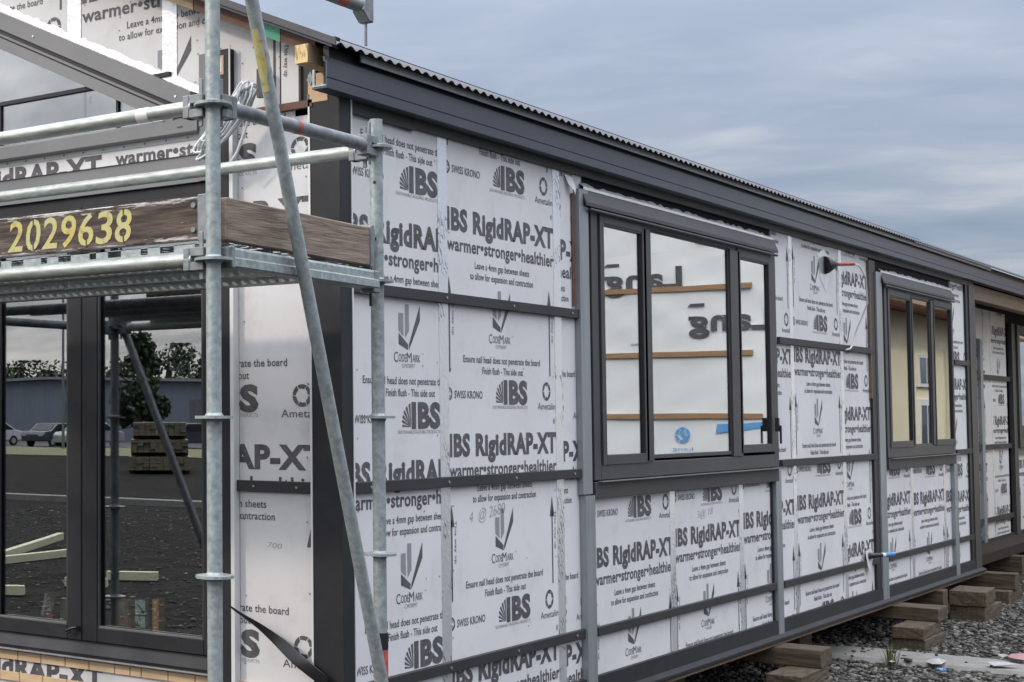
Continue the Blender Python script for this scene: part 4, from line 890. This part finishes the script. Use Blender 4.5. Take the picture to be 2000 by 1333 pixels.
for u, z in ((4.15, 3.49), (3.11, 2.94), (3.03, 4.10)):
    P.text('Lang', u, z, .98, .25, .035)
    P.poly([(u+.30, z+.17), (u+.50, z+.17), (u+.46, z+.21), (u+.30, z+.21)])
P.text('Thermo', 4.2, 2.67, .26, .035, .01)
P.build('printing', 'E', 13.985, wm_, (0, 6, 0, 6), mats=('ink',))
P = Print(); ring_logo(P, 3.70, 1.54, .095); P.poly([(3.68, 1.48), (3.64, 1.5), (3.70, 1.60), (3.74, 1.58)]); P.poly([(3.30, 1.56), (2.5, 1.66), (2.4, 1.73), (3.0, 1.68), (3.28, 1.67)]); P.text('Lang', 3.7, 1.37, .25, .04); P.build('printing', 'E', 13.985, wm_, (0, 6, 0, 6), mats=('blue_print',))
# cream house beyond
ch = empty('cream_house', (24, -5, 0), 'cream house with white windows and red brown roof, mirrored in the second window', 'house')
bx('wall', 'cream_wall', ch, 17.6, 34, -8, -3.0, .1, 3.42)
MB().prism([(-2.5, 3.52), (-5.5, 4.7), (-8.5, 3.52), (-8.5, 3.425), (-2.5, 3.425)], 'x', 17.2, 34.5).build('roof', 'red_roof', ch); bx('gutter', 'timber_side', ch, 17.2, 34.5, -2.5, -2.4, 3.42, 3.54)
for x in (22.45, 27.5):
    w = MB().box(x, x+.9, -3.0, -2.95, 2.25, 2.78).box(x, x+.9, -3.0, -2.95, .7, 2.05).build('window', 'white_paint', ch)
    bx('pane', 'car_dark', w, x+.07, x+.42, -2.949, -2.945, 2.31, 2.72); bx('pane', 'car_dark', w, x+.50, x+.83, -2.949, -2.945, 2.31, 2.72); bx('pane', 'car_dark', w, x+.07, x+.42, -2.949, -2.945, .8, 1.95); bx('pane', 'car_dark', w, x+.50, x+.83, -2.949, -2.945, .8, 1.95)
MB().tube([(24.4, -2.9, .1), (24.4, -2.9, 2.95)], .05, 8).build('downpipe', 'white_paint', ch)

# yard side: shed, cars, lamp posts, trees, loose timber
sh = empty('shed', (-75, 60, 0), 'long low blue grey metal shed behind the parked cars', 'shed')
MB().prism([(40, 0), (110, 0), (110, 3.6), (75, 4.6), (40, 3.6)], 'x', -96, -82).build('wall', 'shed_wall', sh); MB().prism([(39.5, 3.62), (75, 4.65), (110.5, 3.62), (110.5, 3.8), (75, 4.85), (39.5, 3.8)], 'x', -96.5, -81.5).build('roof', 'eave_strip', sh)
for y in (58, 70, 84): bx('door', 'flash_mid', sh, -81.99, -81.9, y, y+4, 0, 3)
def car(x, y, rz, body, label):
    e = empty('parked_car', (x, y, 0), label, 'car', 'cars parked beyond the grass verge'); e.rotation_euler.z = rz
    def loc(o): o.parent = e; return o
    prof = [(-2.1, .35), (-2.15, .75), (-1.95, .95), (-1.35, 1.0), (-.75, 1.42), (.7, 1.45), (1.5, 1.0), (2.05, .9), (2.15, .6), (2.1, .35)]
    loc(MB().prism(prof, 'y', -.85, .85).build('body', body, None, .06, 2))
    loc(MB().prism([(-1.25, 1.0), (-.72, 1.36), (.62, 1.38), (1.32, 1.0)], 'y', -.862, .862).build('side_glass', 'black_plastic', None))
    loc(MB().add([(-1.36, -.7, 1.02), (-1.36, .7, 1.02), (-.80, .66, 1.40), (-.80, -.66, 1.40)], [(0, 1, 2, 3)]).build('windscreen', 'black_plastic', None))
    for a in (-1.3, 1.3):
        for b in (-.86, .86): loc(MB().tube([(a, b-.1*np.sign(b), .32), (a, b, .32)], .32, 18).tube([(a, b, .32), (a, b+.01*np.sign(b), .32)], .18, 12, True, 1).build('wheel', ['tyre', 'car_silver'], None))
    for b in (-.6, .6): loc(MB().box(-2.17, -2.10, b-.16, b+.16, .66, .78).build('headlight', 'lamp_white', None)); loc(MB().box(2.10, 2.17, b-.14, b+.14, .66, .8).build('tail_light', 'box_red', None))
for k, (x, y, b, lab) in enumerate(((-64, 56, 'car_silver', 'silver car mirrored at the left edge of the left pane'), (-66, 60.5, 'car_dark', 'dark car parked next to the silver car'), (-65, 65, 'car_white', 'white car parked second from the silver car'), (-64.5, 49.5, 'car_dark', 'dark car parked by the van side of the row'), (-66, 70, 'car_silver', 'silver car at the far end of the row'))): car(x, y, R(180+random.uniform(-8, 8)), b, lab)
v_ = empty('vehicle_stand_in', (-34, 27.4, 0), 'stacked packs of dull cream timber standing in for a cream vehicle mirrored in the right pane', 'timber pack'); v_.rotation_euler.z = R(-38)  # invented timber packs stand in for a cream vehicle
def vp(o): o.parent = v_; return o
for t, (z, h, wd, ln) in enumerate(((.12, .42, .95, 1.5), (.66, .40, .90, 1.45), (1.18, .42, .84, 1.4))):
    for a in (-.5, .5): vp(MB().box(a*ln-.05, a*ln+.05, -wd, wd, z-.11, z-.005).build('bearer', 'crib_x', None))
    nr, nc = 4, 9
    for r in range(nr):
        for c in range(nc):
            j = random.uniform(-.06, .06); y0 = -wd+2*wd*c/nc; vp(MB().box(-ln+j, ln+j, y0+.006, y0+2*wd/nc-.006, z+h*r/nr+.004, z+h*(r+1)/nr-.004).build('plank', 'van_paint', None))
for k, (x, y) in enumerate(((-52, 58), (-60, 54.5))):
    e = empty('lamp_post', (x, y, 0), ('tall thin lamp post mirrored left of the window mullion', 'second tall lamp post standing nearer the parked cars')[k], 'lamp post', 'lamp posts by the car park')
    MB().tube([(x, y, 0), (x, y, 9)], [.09, .06], 10).build('pole', 'galv_dull', e); MB().tube([(x, y, 9), (x+1, y, 9.2)], .05, 8).box(x+.7, x+1.4, y-.12, y+.12, 9.15, 9.27).build('lamp_head', 'galv_dull', e)
def tree(x, y, h, w, conif, label):
    e = empty('tree', (x, y, 0), label, 'tree', 'trees behind the yard')
    tk = MB().tube([(x, y, 0), (x+.1, y, h*.4), (x, y+.1, h*.92)], [w*.09, w*.06, .03], 8)
    for k in range(7):
        a = k*2.4; z = h*(.3+.08*k); tk.tube([(x, y, z), (x+math.cos(a)*w*.35, y+math.sin(a)*w*.35, z+h*.10)], [.06, .02], 5)
    tk.build('trunk', 'bark', e)
    n = 2800; u = rng.random((n, 4)); m_c = 16; cu = rng.random((m_c, 3)); cz = h*(.30+.62*cu[:, 0]); cr_ = w*.42*np.sqrt(cu[:, 2])*np.clip(1.35-cu[:, 0]*(1.15 if conif else .75), .15, 1); ca = cu[:, 1]*6.283
    idx = rng.integers(0, m_c, n); dv = rng.normal(size=(n, 3)); dv /= np.linalg.norm(dv, axis=1)[:, None]; dv *= (u[:, 2:3]**.45)*w*.17*(.7+.6*cu[idx, 1][:, None])
    c = np.stack([x+cr_[idx]*np.cos(ca[idx])+dv[:, 0], y+cr_[idx]*np.sin(ca[idx])+dv[:, 1], np.minimum(cz[idx]+dv[:, 2]*1.1, h)], 1); s = h*.021*(.6+u[:, 3]); d1 = rng.normal(size=(n, 3)); d1 /= np.linalg.norm(d1, axis=1)[:, None]; d2 = np.cross(d1, rng.normal(size=(n, 3))); d2 /= np.linalg.norm(d2, axis=1)[:, None]
    V = np.stack([c-d1*s[:, None], c+d2*s[:, None]*.7, c+d1*s[:, None], c-d2*s[:, None]*.7], 1).reshape(-1, 3); mb = MB(); mb.v = [tuple(q) for q in V]; mb.f = [(4*i, 4*i+1, 4*i+2, 4*i+3) for i in range(n)]; mb.mi = [0]*n; mb.sm = [False]*n
    mb.build('crown', 'leaf', e, fix=False)
for k in range(16):
    y = 26+6.6*k; tree(-101+random.uniform(-3, 3), y, random.uniform(6.6, 8.4), random.uniform(7, 9), False, '%s tree of the dark row behind the shed, counted from the left' % ('first second third fourth fifth sixth seventh eighth ninth tenth eleventh twelfth thirteenth fourteenth fifteenth sixteenth'.split()[15-k]))
tree(-47, 38.6, 5.6, 2.7, True, 'tall narrow tree mirrored at the top of the right pane'); tree(-62, 40, 5.2, 5, False, 'rounded tree to the right of the tall narrow tree')
for k, (a, b, lab) in enumerate((((-8.3, 9.9, .06), (-10.4, 10.7, .16), 'long pale timber length lying on the yard gravel'), ((-7.6, 9.6, .05), (-10.0, 9.8, .05), 'second pale timber length beside the long one'), ((-6.8, 7.45, .06), (-7.0, 7.05, .06), 'short pale timber offcut mirrored low in the left pane'), ((-7.6, 7.55, .06), (-7.85, 7.05, .06), 'short pale timber offcut mirrored low in the right pane'), ((-5.6, 7.7, .06), (-5.9, 7.2, .06), 'pale timber offcut near the window corner'))):
    a, b = Vector(a), Vector(b); d = b-a; q = d.cross(Vector((0, 0, 1))).normalized(); o = MB().obox((a+b)/2, d/2, q*.045, Vector((0, 0, .045))).build('timber_length', 'pine_pale', None, .003); tag(o, lab, 'timber', 'pale timber lying in the yard')
